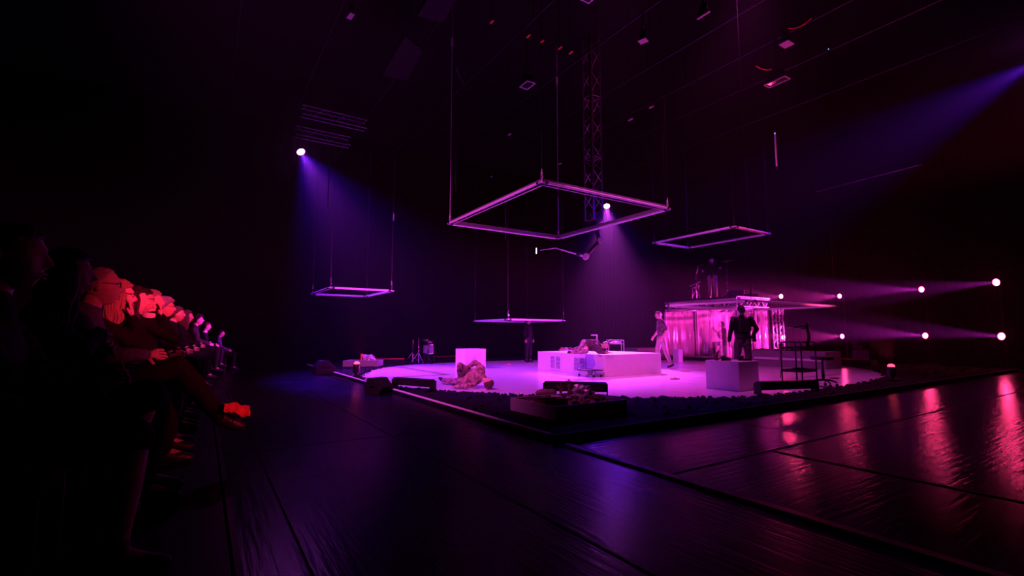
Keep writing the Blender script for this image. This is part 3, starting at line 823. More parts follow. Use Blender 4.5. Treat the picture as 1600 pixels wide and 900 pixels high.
tag(MB().path([(0, .0, .31), (-.06, -.05, .33), (-.12, -.06, .24), (-.14, -.06, .12)], .009, 6).build('hanging_cable', 'rubber', None, tb + Vector((-.01, TD_ + .02, 0)), smooth=True), 'black cable end hanging off the left of the lower trolley shelf', 'cable')
mp_ = tb + Vector((TW_ - .03, TD_ * .3, 0))
ma = thing('monitor_arm', 'black jointed arm with a flat screen rising from the trolley', 'monitor', (mp_.x, mp_.y, ST + .79), CA)
s0 = 750 / 10.6
MB().path([(-.0, 0, -.0), (-.02, 0, .08), (.03, 0, .2), (.02, 0, .3), (-.03, 0, .48)], [.03, .036, .034, .034, .032], 10).build('arm', 'black', ma, smooth=True)
MB().box((-.2, 0, .455), (.36, .26, .03), Matrix.Rotation(R(-4), 3, 'Y')).build('screen', 'screen', ma, bevel=.008)
MB().box((-.1, 0, .42), (.14, .05, .025)).build('screen_mount', 'offw', ma)
MB().tube((-.03, 0, .46), (.0, 0, .52), .024).build('knob', 'black', ma)
sp = c2w((1280 - 800) / F * 10.05, 10.05, ST)
so = thing('wheeled_stool', 'dark swivel stool on casters behind the right end of the trolley', 'stool', sp)
MB().lathe([(.001, .55), (.2, .55), (.215, .575), (.215, .6), (.2, .62), (.001, .625)], n=24).build('seat', 'leather', so, smooth=True)
MB().lathe([(.001, .13), (.03, .13), (.03, .34), (.018, .35), (.018, .55), (.001, .55)], n=14).build('column', 'dkmetal', so, smooth=True)
for k in range(5):
    a = 2 * PI * k / 5 + .3; c_, s_ = math.cos(a), math.sin(a)
    lg = MB().path([(0, 0, .14), (.12 * c_, .12 * s_, .135), (.23 * c_, .23 * s_, .095), (.235 * c_, .235 * s_, .07)], [.022, .018, .015, .01], 8).build('leg', 'dkmetal', so, smooth=True)
    MB().lathe([(.014, -.02), (.03, -.018), (.032, 0), (.03, .018), (.014, .02)], (.235 * c_, .235 * s_, .034), 14, Matrix.Rotation(PI / 2, 3, 'X')).build('wheel', 'rubber', lg)

# ------------------------------------------------------------------ drums at the far left, stands behind the block
def tripod_stand(name, label, cat, p, h, m='steel', spread=.3, hub=.42, extra=None):
    r = thing(name, label, cat, p)
    MB().tube((0, 0, .05), (0, 0, h * .55), .016).tube((0, 0, h * .5), (0, 0, h), .011).build('pole', m, r, smooth=True)
    MB().lathe([(.001, -.03), (.026, -.03), (.026, .03), (.001, .03)], (0, 0, h * .55), 12).build('collar', 'black', r)
    for k in range(3):
        a = 2 * PI * k / 3 + .5; e = Vector((spread * math.cos(a), spread * math.sin(a), .012))
        MB().tube((0, 0, hub), e, .011).tube((0, 0, .13), e * .5 + Vector((0, 0, hub * .5)), .007).build('leg', m, r)
    return r
dp1 = gp(653.5, 569, ST)
tripod_stand('cymbal_stand', 'taller bare steel tripod stand at the far left, nearest the drum', 'stand', dp1, .95)
s2 = tripod_stand('cymbal_stand', 'shorter bare steel tripod stand just left of the taller one', 'stand', gp(648.5, 568.5, ST) + Vector((-.0, .25, 0)), .86)
dr = gp(670.5, 568.5, ST) + Vector((.05, .2, 0))
d_ = thing('floor_drum', 'pale floor drum on dark legs at the far left', 'drum', dr)
MB().lathe([(.001, .36), (.19, .36), (.19, .70), (.001, .70)], n=28).build('shell', 'midgrey', d_, smooth=True)
for z in (.37, .69):
    MB().lathe([(.188, -.018), (.202, -.018), (.202, .018), (.188, .018)], (0, 0, z), 28).build('hoop', 'steel', d_, smooth=True)
MB().lathe([(.001, .695), (.186, .7), (.186, .706), (.001, .707)], n=28).build('drumhead', 'white', d_)
for k in range(3):
    a = 2 * PI * k / 3
    MB().path([(.2 * math.cos(a), .2 * math.sin(a), .55), (.205 * math.cos(a), .205 * math.sin(a), .2), (.24 * math.cos(a), .24 * math.sin(a), 0)], .012, 8).build('leg', 'dkmetal', d_, smooth=True)
s3 = tripod_stand('snare_stand', 'short dark tripod stand in front of the pale floor drum', 'stand', dr + c2w(.06, -.42, 0), .82, 'dkmetal', .24, .36)
cy_ = thing('cymbal', 'small tilted cymbal on the dark stand above the floor drum', 'cymbal', dr + c2w(.03, -.42, .83), .3)
MB().lathe([(.001, .03), (.04, .03), (.06, .012), (.2, -.01), (.2, -.014), (.06, .006), (.001, .022)], n=28, rot=Matrix.Rotation(R(20), 3, 'Y')).build('plate', 'brass', cy_, smooth=True)
MB().lathe([(.001, 0), (.016, 0), (.016, .04), (.001, .04)], (0, 0, .022), 10).build('wing_nut', 'steel', cy_)
# behind the block: folding table with things, angle lamp, plinth with debris
fp = c2w((960 - 800) / F * 16.9, 16.9, ST)
ft = thing('tray_table', 'thin legged metal table with a raised frame behind the big white block', 'table', fp, CA)
for x in (-.26, .26):
    for y in (-.18, .18):
        rod('leg', 'alu', ft, (x, y, 0), (x, y, .87), .012)
for y in (-.18, .18):
    rod('top_rail', 'alu', ft, (-.26, y, .87), (.26, y, .87), .01)
for x in (-.26, .26):
    rod('top_rail', 'alu', ft, (x, -.18, .87), (x, .18, .87), .01)
MB().box((0, 0, .74), (.5, .34, .02)).build('tray', 'alu', ft, bevel=.004)
crumple('crumpled_sheet', 'crumpled shiny sheet on the thin legged metal table', fp + Vector((0, 0, .752)), (.18, .1, .05), 'foil', 91, 'sheet', CA)
lp = c2w((932 - 800) / F * 16.6, 16.6, ST)
al = thing('angle_stand', 'pale right angled stand rising behind the person curled on the block', 'stand', lp, CA)
MB().box((0, 0, .01), (.3, .3, .02)).build('base_plate', 'alu', al)
MB().box((0, 0, .54), (.04, .04, 1.04)).build('upright', 'tube', al, bevel=.004)
MB().box((-.09, 0, 1.045), (.22, .04, .035)).build('arm', 'tube', al, bevel=.004)
pl_ = c2w((884 - 800) / F * 17.0, 17.0, ST)
plinth('white_cube', 'pale low plinth with debris behind the left end of the big block', pl_, .48, .4, .55, 'offw', CA)
for k in range(3):
    crumple('rubble_lump', ('left', 'middle', 'right')[k] + ' of three debris lumps on the pale plinth behind the block', pl_ + c2w(-.14 + .14 * k, 0, .55), (.07, .06, .045), ('clred', 'foil', 'clay')[k], 95 + k, 'rubble', 0)
# faint low cable covers at the back
tag(MB().prism([(-.05, 0), (-.03, .03), (.03, .03), (.05, 0)], -1.2, 1.2, axis=0).build('cable_cover', 'clred', None, (gp(700, 557, 0).x + .4, gp(700, 557, 0).y, .003)), 'thin reddish cable cover on the far floor behind the bright cube', 'cable cover')

# ------------------------------------------------------------------ lamps
def par_light(label, loc, target, lens, r=.15, cat='stage light', name='par_light', group=None):
    loc = Vector(loc); d = (Vector(target) - loc).normalized()
    rt = thing(name, label, cat, loc, group=group)
    Q = d.to_track_quat('Z', 'Y').to_matrix()
    MB().lathe([(.001, -.26), (r * .6, -.26), (r * .95, -.16), (r * 1.08, -.02), (r * 1.08, .03), (r * 1.0, .03), (r * 1.0, -.01), (.001, -.015)], n=24, rot=Q).build('housing', 'black', rt, smooth=True)
    MB().lathe([(.001, .02), (r * .6, .014), (r * .97, .0), (r * .97, -.008), (.001, -.008)], n=24, rot=Q).build('lens', lens, rt, smooth=True)
    pts = [Vector((r * 1.2 * math.cos(a), r * 1.2 * math.sin(a) * .0, -r * 1.25 * math.sin(a))) for a in [PI * k / 10 for k in range(11)]]
    side = Vector((0, 0, 1)).cross(d).normalized()
    up = Vector((0, 0, 1))
    MB().path([side * (r * 1.16 * math.cos(a)) + up * (r * 1.5 * math.sin(a)) - d * .1 for a in [PI * k / 10 for k in range(11)]], .012, 6).build('yoke', 'black', rt)
    return rt, d
PINK, PV = (1.0, .04, .30), (1.0, .025, .85)
LX = 23.25
def on_line(px, py):                       # on the row of lamp poles along the right wall
    return xplane(px, py, LX)
lamps = [((1222.5, 463), (1222.5, 527)), ((1314.5, 462.5), (1314, 525.5)), ((1443.5, 452), (1443, 524.5)), ((1559, 441), (1563.5, 525.5))]
names = ['nearest the plastic curtains', 'second from the curtains', 'third from the curtains', 'furthest right in the row']
for k, (u_, l_) in enumerate(lamps):
    pu, pl2 = on_line(*u_), on_line(*l_)
    py_ = (pu.y + pl2.y) / 2
    ps = thing('lamp_pole', 'black lamp pole by the right wall, ' + names[k], 'pole', (LX + .34, py_, 0.003))
    MB().tube((0, 0, .0), (0, 0, pu.z + .45), .025, n=10).build('pole', 'black', ps, smooth=True)
    MB().box((0, 0, .02), (.5, .5, .04)).build('base_plate', 'black', ps, bevel=.006)
    for j, p in enumerate((pu, pl2)):
        p = Vector((LX, py_, p.z))
        tz = ((2.2, 2.0), (2.0, .9), (2.4, 1.7), (1.7, 1.9))[k][j]
        rt, d = par_light(('upper' if j == 0 else 'lower') + ' glowing pink lamp on the pole ' + names[k], p, (LX - 12, py_ + (2.2, 3.0, 4.2, 6.0)[k], tz), 'pinkhot' if k == 0 and j == 0 else 'pink', (.105, .10, .11, .125)[k])
        MB().tube(-d * .2, Vector((.34, 0, 0)), .014).build('bracket', 'black', rt)
        W_ = (9000, 17000, 21000, 14000)[k]
        spot('pink_beam', p + d * .06, p + d * 5, PV if k > 1 else (1.0, .03, .52), W_, (30, 24, 15, 14)[k], .7, .05, rt)
# three moving heads high up with violet blue beams
BLUE, VIO = (.075, .004, 1.0), (.85, .07, 1.0)
def head_light(label, loc, target, deg, wb, wv, r=.13):
    rt, d = par_light(label, loc, target, 'violet', r)
    MB().box(Vector((0, 0, .36)), (.3, .22, .16)).build('yoke_base', 'black', rt, bevel=.02)
    rod('hanging_rod', 'black', rt, (0, 0, .4), (0, 0, ZC - loc[2]), .02)
    spot('blue_beam', Vector(loc) + d * .05, Vector(loc) + d * 5, BLUE, wb, deg, .75, .08, rt)
    spot('violet_beam', Vector(loc) + d * .05, Vector(loc) + d * 5, VIO, wv, deg * .66, 1.0, .06, rt)
head_light('violet spotlight hanging high at the left with a wide blue beam', dp(470, 237, 18), dp(640, 540, 14.5), 50, 11000, 8500, .15)
head_light('violet spotlight shining down behind the lattice tower', dp(948, 322, 20.5), dp(965, 640, 13.0), 50, 1800, 20000, .13)
head_light('violet spotlight at the far right edge with a blue beam', dp(1628, 92, 16), dp(1250, 300, 17), 30, 16000, 5000, .13)

# unseen red profile light on the audience; flap added to keep laps and feet dark
rl = thing('profile_light', 'unseen black profile light on a stand right of the camera, lighting the audience red', 'stage light', (RED.x, RED.y, 0.004))
ax = (Vector((-.4, 7.6, 1.35)) - RED).normalized(); top_ = Vector((0, 0, RED.z - .004))
MB().tube(top_ - ax * .5, top_ - ax * .03, .1, .085, 16).build('housing', 'black', rl, smooth=True)
MB().tube((0, 0, 0), top_ - ax * .3 - Vector((0, 0, .08)), .022).box((0, 0, .015), (.6, .6, .03)).build('stand', 'black', rl)
def flap(az, sl): return top_ + Vector((math.cos(R(az)), math.sin(R(az)), sl)) * .42
q4 = [flap(131.6, -.145), flap(104, -.078), flap(104, -.5), flap(131.6, -.5)]
MB().add(q4 + [p + Vector((.004, -.006, 0)) for p in q4], [(0, 1, 2, 3), (7, 6, 5, 4), (0, 4, 5, 1), (1, 5, 6, 2), (2, 6, 7, 3), (3, 7, 4, 0)]).tube(flap(118, -.45), top_ - ax * .1 - Vector((0, 0, .1)), .012).build('added_flap', 'black', rl)  # unseen plate added to block the red beam below head height

# ------------------------------------------------------------------ ceiling rigging
ORD = ['first', 'second', 'third', 'fourth', 'fifth', 'sixth', 'seventh', 'eighth', 'ninth', 'tenth', 'eleventh', 'twelfth']
pz_ = 9.62
for k, x in enumerate([-3.0, .4, 2.6, 5.0, 7.1, 9.4, 11.6, 13.5, 15.4, 18.2]):
    p = thing('ceiling_pipe', ORD[k] + ' dark lighting pipe from the left under the ceiling, running front to back', 'pipe', (x, 0, pz_), group='dark ceiling pipes')
    rod('tube', 'dkmetal', p, (0, -5.5, 0), (0, Y1 - .6, 0), .03)
    for y in (-2, 4, 10, 16, 22):
        rod('hanger', 'dkmetal', p, (0, y, 0), (0, y, ZC - pz_), .012)
def ctruss(label, pa, pb, z):
    a, b = gp(*pa, z), gp(*pb, z); yb = (a.y + b.y) / 2
    r = thing('ceiling_truss', label, 'truss', (a.x, yb, z)); L = b.x - a.x
    for zz_ in (0, .34):
        for y in (-.17, .17):
            rod('chord', 'greyalu', r, (0, y, zz_), (L, y, zz_), .022)
    n = max(2, round(L / .4))
    for i in range(n):
        z0, z1 = (0, .34) if i % 2 else (.34, 0)
        rod('brace', 'greyalu', r, (L * i / n, -.17, z0), (L * (i + 1) / n, -.17, z1), .011)
    for x in (L * .15, L * .85):
        rod('hanger', 'dkmetal', r, (x, 0, .34), (x, 0, ZC - z), .012)
ctruss('upper of two short ceiling trusses above the left spotlight', (470, 181), (572, 202), 9.4)
ctruss('lower of two short ceiling trusses above the left spotlight', (461, 212), (546, 229), 8.9)
for lab, q4 in (('large dim slab under the ceiling left of the top cable', ((652, 25), (672, -8), (715, -4), (692, 36))),
                ('dim slab under the ceiling left of the long cable', ((597, 118), (633, 56), (660, 80), (636, 126)))):
    P4 = [gp(x, y, 9.3) for x, y in q4]; c_ = sum(P4, Vector()) / 4
    tag(MB().prism([((p - c_).x, (p - c_).y) for p in P4], 0, .08).build('ceiling_panel', 'panel', None, (c_.x, c_.y, 9.3)), lab, 'panel')
def flood(label, px, py, z, w_, h_, rz, solid=False, m='alu'):
    p = gp(px, py, z)
    r = thing('flood_light', label, 'stage light', p, rz)
    t_ = .035
    f = MB()
    if solid:
        f.box((0, 0, 0), (w_, h_, .02))
    else:
        for s in (-1, 1):
            f.box((s * (w_ / 2 - t_ / 2), 0, 0), (t_, h_, .02)).box((0, s * (h_ / 2 - t_ / 2), 0), (w_ - 2 * t_, t_, .02))
    f.build('gel_frame', m, r)
    MB().box((0, 0, .035), (w_ * .94, h_ * .94, .04)).build('gel', 'screen', r)
    MB().box((0, 0, .18), (w_ * .8, h_ * .8, .24), taper=.7).build('housing', 'black', r, bevel=.01)
    MB().path([(-w_ * .45, 0, .15), (-w_ * .45, 0, .4), (w_ * .45, 0, .4), (w_ * .45, 0, .15)], .014, 6).build('yoke', 'dkmetal', r)
    rod('hanging_rod', 'dkmetal', r, (0, 0, .4), (0, 0, pz_ + .02 - z if z < pz_ else .5), .016)
flood('floodlight with a bright pink lit rectangular frame at the upper right', 1214, 128, 8.3, .30, .62, 0)
flood('floodlight with a solid pink lit square plate above the framed one', 1229, 69, 8.9, .32, .26, 0, True)
flood('floodlight with a violet outlined frame left of the lattice tower', 824, 133, 8.3, .3, .44, 0)
flood('floodlight at the top edge of the picture above the lattice tower', 919, -4, 8.6, .3, .3, 0)
flood('small violet lit plate under the ceiling right of the tower', 1005, 64, 8.8, .2, .22, .3, True)
flood('pair of short violet bars under the ceiling at the upper left', 548, 25, 8.9, .12, .26, .1, True)
flood('thin violet bar under the ceiling right of top centre', 1099, 24, 8.8, .06, .34, 0, True)
for k, (px, py) in enumerate(((768.5, 34), (826, 56), (847, 64.5), (875, 75), (892, 82), (768, 276), (796, 210), (875, 256), (1018, 167), (985, 187))):
    z = 9.4 if py < 100 else 7.6
    p = gp(px, py, z)
    c_ = thing('pipe_clamp', ORD[k] + ' small clamp in the scattered row above the centre, from the left', 'clamp', p, group='small clamps in the rigging')
    MB().box((0, 0, 0), (.05, .16, .03)).build('jaw', 'clred' if py < 100 else 'alu', c_)  # jaws near the ceiling are red, lower ones aluminium
    rod('hanging_rod', 'dkmetal', c_, (0, 0, .01), (0, 0, ZC - z), .008)
def hang_tube(label, px, y0_, y1_, D, r, m='tube', double=False):
    a, b = dp(px, y0_, D), dp(px, y1_, D)
    t_ = thing('hanging_tube', label, 'light tube', (a.x, a.y, b.z))
    L = a.z - b.z
    rod('tube', m, t_, (0, 0, 0), (0, 0, L), r)
    if double: rod('tube', m, t_, (.1, -.06, .1), (.1, -.06, L), r)
    MB().tube((0, 0, -.02), (0, 0, .03), r * 1.3).build('end_cap', 'black', t_)
    MB().tube((0, 0, L - .03), (0, 0, L + .06), r * 1.3).build('top_cap', 'black', t_)
    if px > 1000: MB().ell((-r * 1.1, -r * .6, L * .93), (.012, .012, .014), 8, 6).build('indicator', 'bluedot', t_)
    rod('cable', 'dkmetal', t_, (0, 0, L + .05), (0, 0, ZC - b.z), .005)
hang_tube('short vertical light tube hanging at the right of centre', 1210.5, 205, 262, 13, .022)
hang_tube('vertical violet light tube hanging at the upper right', 1294, 72, 151, 13, .02, 'blackalu')
hang_tube('double vertical tube hanging left of the largest light frame', 708, 185, 304, 15, .028, 'blackalu', True)
hang_tube('faint thin vertical tube hanging left of the lattice tower', 822.5, 216, 248, 16, .02, 'dkmetal')
hang_tube('thin vertical tube hanging inside the outline of the largest frame', 789.5, 318, 372, 17, .02, 'blackalu')
hang_tube('small pale tube hanging high above the far left light frame', 615, 332, 346, 17, .02, 'tube')
hang_tube('thin dark rod hanging in the left blue beam', 515, 250, 326, 14.5, .014, 'dkmetal')
# sagging cables near the ceiling
def sag(label, a, b, drop, z):
    p, q_ = gp(*a, z), gp(*b, z)
    pts = [p.lerp(q_, k / 12) - Vector((0, 0, drop * 4 * (k / 12) * (1 - k / 12))) for k in range(13)]
    o = MB().path([x - p for x in pts], .014, 6).build('sagging_cable', 'clred' if 'red' in label else 'dkmetal', None, p, smooth=True)
    tag(o, label, 'cable')
sag('reddish cable sagging left of the pink lit floodlight', (1181, 103), (1206, 108), .06, 8.65)
sag('red cable sagging near the ceiling above the pink lit floodlight', (1232, 44), (1268, 28), .1, 9.55)
sag('dim cable sagging from the left cable of the largest frame', (713, 106), (738, 140), .2, 9.0)
# rail on the right wall
rr0, rr1 = xplane(1275, 300, 26.3), xplane(1440, 257, 26.3)
wr = thing('wall_rail', 'thin rail high along the right wall', 'rail', (26.3, rr0.y, rr0.z))
rod('bar', 'alu', wr, (0, 0, 0), (0, rr1.y - rr0.y, rr1.z - rr0.z), .03)
for t_ in (0, .33, .66, 1):
    rod('bracket', 'dkmetal', wr, (0, (rr1.y - rr0.y) * t_, (rr1.z - rr0.z) * t_), (.35, (rr1.y - rr0.y) * t_, (rr1.z - rr0.z) * t_), .02)
# far indicator lights
ex = dp(892, 486.5, 24.0)
tag(MB().box((0, 0, 0), (.03, .12, .07)).build('exit_indicator', 'bluedot', None, (ex.x, Y1 - .1, ex.z)), 'tiny blue indicator light on the dark back drape', 'indicator')
# audience riser
RZ = .24
rs = thing('seating_riser', 'low black seating riser under the audience at the left', 'riser', (0, 0, 0))
RX = .16
MB().box(((RX + X0 + .3) / 2, 9.0, RZ / 2), (RX - X0 - .3, 24.0, RZ)).build('platform', 'black', rs, bevel=.006)
MB().box((RX, 9.0, RZ - .015), (.04, 24.0, .03)).build('nosing', 'rubber', rs)
# mulch bed around the white floor, left open under the boxes that stand in it
def covered(x, y, g=.0):
    for cx, cy, sx, sy, rz in FOOT:
        dx, dy = x - cx, y - cy; c_, s_ = math.cos(rz), math.sin(rz)
        if abs(dx * c_ + dy * s_) < sx / 2 + g and abs(-dx * s_ + dy * c_) < sy / 2 + g: return True
    return False
FOOT += [(PN.x + PW / 2, PN.y + PL / 2, PW + .1, PL + .1, 0), (lb.x + 1, lb.y + .4, 2.1, .9, 0), (tq.x, tq.y, .55, .55, 0), (bxx + .5, bb.y + L_ / 2, 1.05, L_ + .05, 0)]
st_ = .13
nx, ny = int((SX1 - SX0 - .1) / st_), int((SY1 - SY0 - .1) / st_)
vid = {}; vs = []; fs = []
ins = {}
def mv(i, j):
    if (i, j) not in vid:
        x, y = SX0 + .06 + i * st_, SY0 + .06 + j * st_
        e = min(i, j, nx - i, ny - j)
        h = .075 + .035 * noise.noise((x * 2.3, y * 2.3, 0)) + .03 * noise.noise((x * 9, y * 9, 3)) if e > 0 else .055
        x += .05 * noise.noise((x * 5, y * 5, 7)); y += .05 * noise.noise((x * 5, y * 5, 11))
        vid[i, j] = len(vs); vs.append((x, y, max(h, .05)))
    return vid[i, j]
def cell_in(i, j):
    x, y = SX0 + .06 + (i + .5) * st_, SY0 + .06 + (j + .5) * st_
    return inside(x, y) or covered(x, y)
rim = []
for i in range(nx):
    for j in range(ny):
        c = cell_in(i, j)
        if not c:
            fs.append((mv(i, j), mv(i + 1, j), mv(i + 1, j + 1), mv(i, j + 1)))
mul = MB().add(vs, fs)
for p, q in zip(outl, outl[1:] + outl[:1]):      # ragged clods along the edge
    L = (q - p).length
    for k in range(max(1, int(L / .045))):
        s_ = p.lerp(q, random.random()) + Vector((random.gauss(0, .05), random.gauss(0, .05)))
        r_ = random.uniform(.012, .032)
        mul.ell((s_.x, s_.y, ST + r_ * .35), (r_ * random.uniform(.8, 1.7), r_ * random.uniform(.8, 1.6), r_ * random.uniform(.6, 1.1)), 6, 4, Matrix.Rotation(random.uniform(0, 6), 3, 'Z'))
for k in range(2600):
    x, y = random.uniform(SX0 + .1, SX1 - .1), random.uniform(SY0 + .1, SY1 - .1)
    if inside(x, y) or covered(x, y, .06): continue
    r_ = random.uniform(.012, .03)
    mul.ell((x, y, .085), (r_ * 1.5, r_, r_ * .8), 5, 3, Matrix.Rotation(random.uniform(0, 6), 3, 'Z'))
tag(mul.build('mulch', 'mulch'), 'dark ragged mulch covering the stage around the white floor', 'mulch', kind='stuff')
#PART3
# ------------------------------------------------------------------ people
PEND = []
def remesh_obj(name, mb, mats, parent, vox, extra=None, namp=0.0, iters=4):
    o = mb.build(name, mats, parent)
    m_ = o.modifiers.new('r', 'REMESH'); m_.mode = 'VOXEL'; m_.voxel_size = vox
    s_ = o.modifiers.new('s', 'SMOOTH'); s_.factor = .5; s_.iterations = iters
    PEND.append((o, extra, mats, namp))
    return o
def sstep(t): t = max(0.0, min(1.0, t)); return t * t * (3 - 2 * t)
def head_dirs(n=40, k=32):
    for i in range(k):
        a = -PI / 2 + PI * (i + .5) / k
        row = []
        for j in range(n):
            t_ = -PI + 2 * PI * j / n
            th = t_ - .6 * math.sin(t_)
            row.append((math.cos(a) * math.cos(th), math.cos(a) * math.sin(th), math.sin(a)))
        yield row
def skull(d):
    p = Vector((.098 * d[0], .077 * d[1], .118 * d[2]))
    if d[2] < -.1:
        t_ = min(1, (-d[2] - .1) / .9)
        p.y *= 1 - .30 * t_
        if p.x < 0: p.x *= 1 - .5 * t_
        else: p.x *= 1 + .10 * t_
    return p
def add_head(mb, c, f, u, k=1.0):
    f = Vector(f).normalized(); u = Vector(u); u = (u - f * u.dot(f)).normalized(); l = u.cross(f)
    T = lambda p: Vector(c) + (f * p.x + l * p.y + u * p.z) * k
    rs = []
    e = math.exp
    for row in head_dirs():
        r_ = []
        for d in row:
            p = skull(d)
            if d[0] > .2:
                y, z = p.y, p.z
                hz = sstep((.035 - z) / .055) if z > -.022 else sstep((z + .038) / .016)
                p.x += .027 * e(-(y / .0125) ** 2) * hz
                p.x -= .010 * e(-((abs(y) - .031) / .014) ** 2 - ((z - .02) / .011) ** 2)
                p.x += .006 * e(-((z - .042) / .010) ** 2 - (y / .045) ** 2)
                p.x += .007 * e(-((z + .053) / .006) ** 2 - (y / .02) ** 2) + .007 * e(-((z + .068) / .006) ** 2 - (y / .018) ** 2)
                p.x += .012 * e(-((z + .098) / .016) ** 2 - (y / .022) ** 2)
                p.x += .003 * e(-((abs(y) - .04) / .016) ** 2 - ((z + .012) / .016) ** 2)
            r_.append(T(p))
        rs.append(r_)
    mb.rings(rs, 0)
    rot = Matrix((f, l, u)).transposed()
    for s in (-1, 1):
        mb.ell(T(Vector((-.008, s * .078, .0))), (.019 * k, .008 * k, .033 * k), 10, 8, rot @ Matrix.Rotation(s * .3, 3, 'Z'), 0)
        mb.ell(T(Vector((.0715, s * .031, .02))), (.0125 * k,) * 3, 10, 8, rot, 1)
        mb.ell(T(Vector((.0805, s * .031, .02))), (.005 * k,) * 3, 8, 6, rot, 2)
    for z in (-.053, -.068):
        mb.ell(T(Vector((.099, 0, z))), (.007 * k, .02 * k, .0045 * k), 10, 6, rot, 3)
    return T
def add_hair(parent, T, style, m, k):
    mb = MB(); rs = []
    th = dict(short=.012, curly=.026, long=.016, bun=.011, thin=.005, cap=.012)[style]
    for row in head_dirs(48, 32):
        r_ = []
        for d in row:
            p = skull(d); x = d[0]
            pts = ((-1, -.075), (-.2, -.06), (.1, .0), (.5, .052), (1, .07))
            zl = pts[-1][1]
            for (a, b), (c_, e_) in zip(pts[:-1], pts[1:]):
                if x <= c_: zl = b + (e_ - b) * (x - a) / (c_ - a); break
            if style == 'thin': zl += .03
            mk = sstep((p.z - zl) / .016)
            nz_ = noise.noise(Vector(d) * (14 if style == 'curly' else 5) + Vector((x, 3, 9)))
            nz2 = noise.noise((d[0] * 30, d[1] * 30, d[2] * 5))
            off = -.014 + mk * (.014 + th * (1 + (.55 if style == 'curly' else .25) * nz_ + .2 * nz2) + .0035 * nz2 + .004 * nz_)
            n_ = Vector((d[0] / .098, d[1] / .077, d[2] / .118)).normalized()
            r_.append(T(p + n_ * off))
        rs.append(r_)
    mb.rings(rs)
    if style == 'long':
        for i in range(30):
            a = R(62 + 236 * i / 29)
            cx, cy = .09 * math.cos(a), .08 * math.sin(a)
            w_ = random.uniform(-.012, .012); L_ = random.uniform(.2, .3)
            mb.path([T(Vector((cx * .7, cy * .8, .06))), T(Vector((cx * 1.02, cy * 1.06, .0))), T(Vector((cx * 1.02 + w_, cy * 1.1, -.09))),
                     T(Vector((cx * .95 - w_, cy * 1.12 + w_, -.17))), T(Vector((cx * .9 + w_, cy * 1.05, -L_)))], [.012, .018, .017, .014, .004], 7)
    if style == 'bun':
        mb.ell(T(Vector((-.1, 0, .05))), (.042 * k, .045 * k, .042 * k), 14, 9)
    mb.build('hair', m, parent, smooth=True)
def add_glasses(parent, T):
    mb = MB()
    for s in (-1, 1):
        mb.path([T(Vector((.098, s * .032 + .021 * math.cos(a), .018 + .017 * math.sin(a)))) for a in [2 * PI * q_ / 14 for q_ in range(15)]], .0022, 5)
        mb.path([T(Vector((.096, s * .053, .022))), T(Vector((.05, s * .078, .022))), T(Vector((-.01, s * .084, .016)))], .0024, 5)
    mb.tube(T(Vector((.1, -.011, .022))), T(Vector((.1, .011, .022))), .0022, n=5)
    mb.build('glasses', 'black', parent)
def add_hand(mb, wr, hd, n_, fwd, k, curl=.5):
    hd = Vector(hd).normalized(); n_ = Vector(n_); n_ = n_ - hd * n_.dot(hd)
    n_ = n_.normalized() if n_.length > 1e-4 else hd.orthogonal().normalized()
    lat = hd.cross(n_)
    if lat.dot(Vector(fwd)) < 0: lat = -lat
    wr = Vector(wr)
    for i, L in enumerate((.066, .078, .073, .056)):
        b0 = wr + (hd * .082 + lat * (.029 - .0195 * i)) * k
        d1 = (hd + lat * (.10 - .07 * i) + n_ * curl * .35).normalized()
        m0 = b0 + d1 * (L * .5 * k)
        d2 = (d1 + n_ * curl).normalized()
        m1_ = m0 + d2 * (L * .3 * k)
        d3 = (d2 + n_ * curl).normalized()
        mb.path([b0 - hd * .02 * k, b0, m0, m1_, m1_ + d3 * (L * .22 * k)], [.009 * k, .0092 * k, .0085 * k, .0078 * k, .005 * k], 7)
    t0 = wr + (hd * .022 + lat * .026) * k
    d1 = (hd * .6 + lat * .8 + n_ * .25).normalized(); t1 = t0 + d1 * .04 * k
    d2 = (hd * .9 + lat * .4 + n_ * .4).normalized()
    mb.path([t0, t1, t1 + d2 * .028 * k], [.0125 * k, .0105 * k, .007 * k], 7)
    return lat
STAND = dict(pel=(0, 0, .96), che=(0, 0, 1.30), nek=(0, 0, 1.49), hea=(.025, 0, 1.625), hf=(1, 0, 0), hu=(0, 0, 1))
def stand(**kw):
    J = dict(STAND)
    for s, k in (('l', 1), ('r', -1)):
        J.update({'sh' + s: (0, .175 * k, 1.43), 'el' + s: (-.02, .235 * k, 1.15), 'wr' + s: (.05, .25 * k, .90), 'hp' + s: (0, .09 * k, .92),
                  'kn' + s: (.02, .11 * k, .50), 'an' + s: (-.02, .12 * k, .085), 'to' + s: (.13, .14 * k, .03)})
    J.update(kw); return J
def sit(**kw):
    J = dict(pel=(0, 0, .53), che=(-.02, 0, .84), nek=(0, 0, 1.03), hea=(.05, 0, 1.165), hf=(1, 0, -.03), hu=(0, 0, 1))
    for s, k in (('l', 1), ('r', -1)):
        J.update({'sh' + s: (-.01, .168 * k, .945), 'el' + s: (.06, .22 * k, .72), 'wr' + s: (.27, .11 * k, .64), 'hp' + s: (.03, .09 * k, .52),
                  'kn' + s: (.45, .11 * k, .50), 'an' + s: (.42, .11 * k, .085), 'to' + s: (.57, .12 * k, .03)})
    J.update(kw); return J
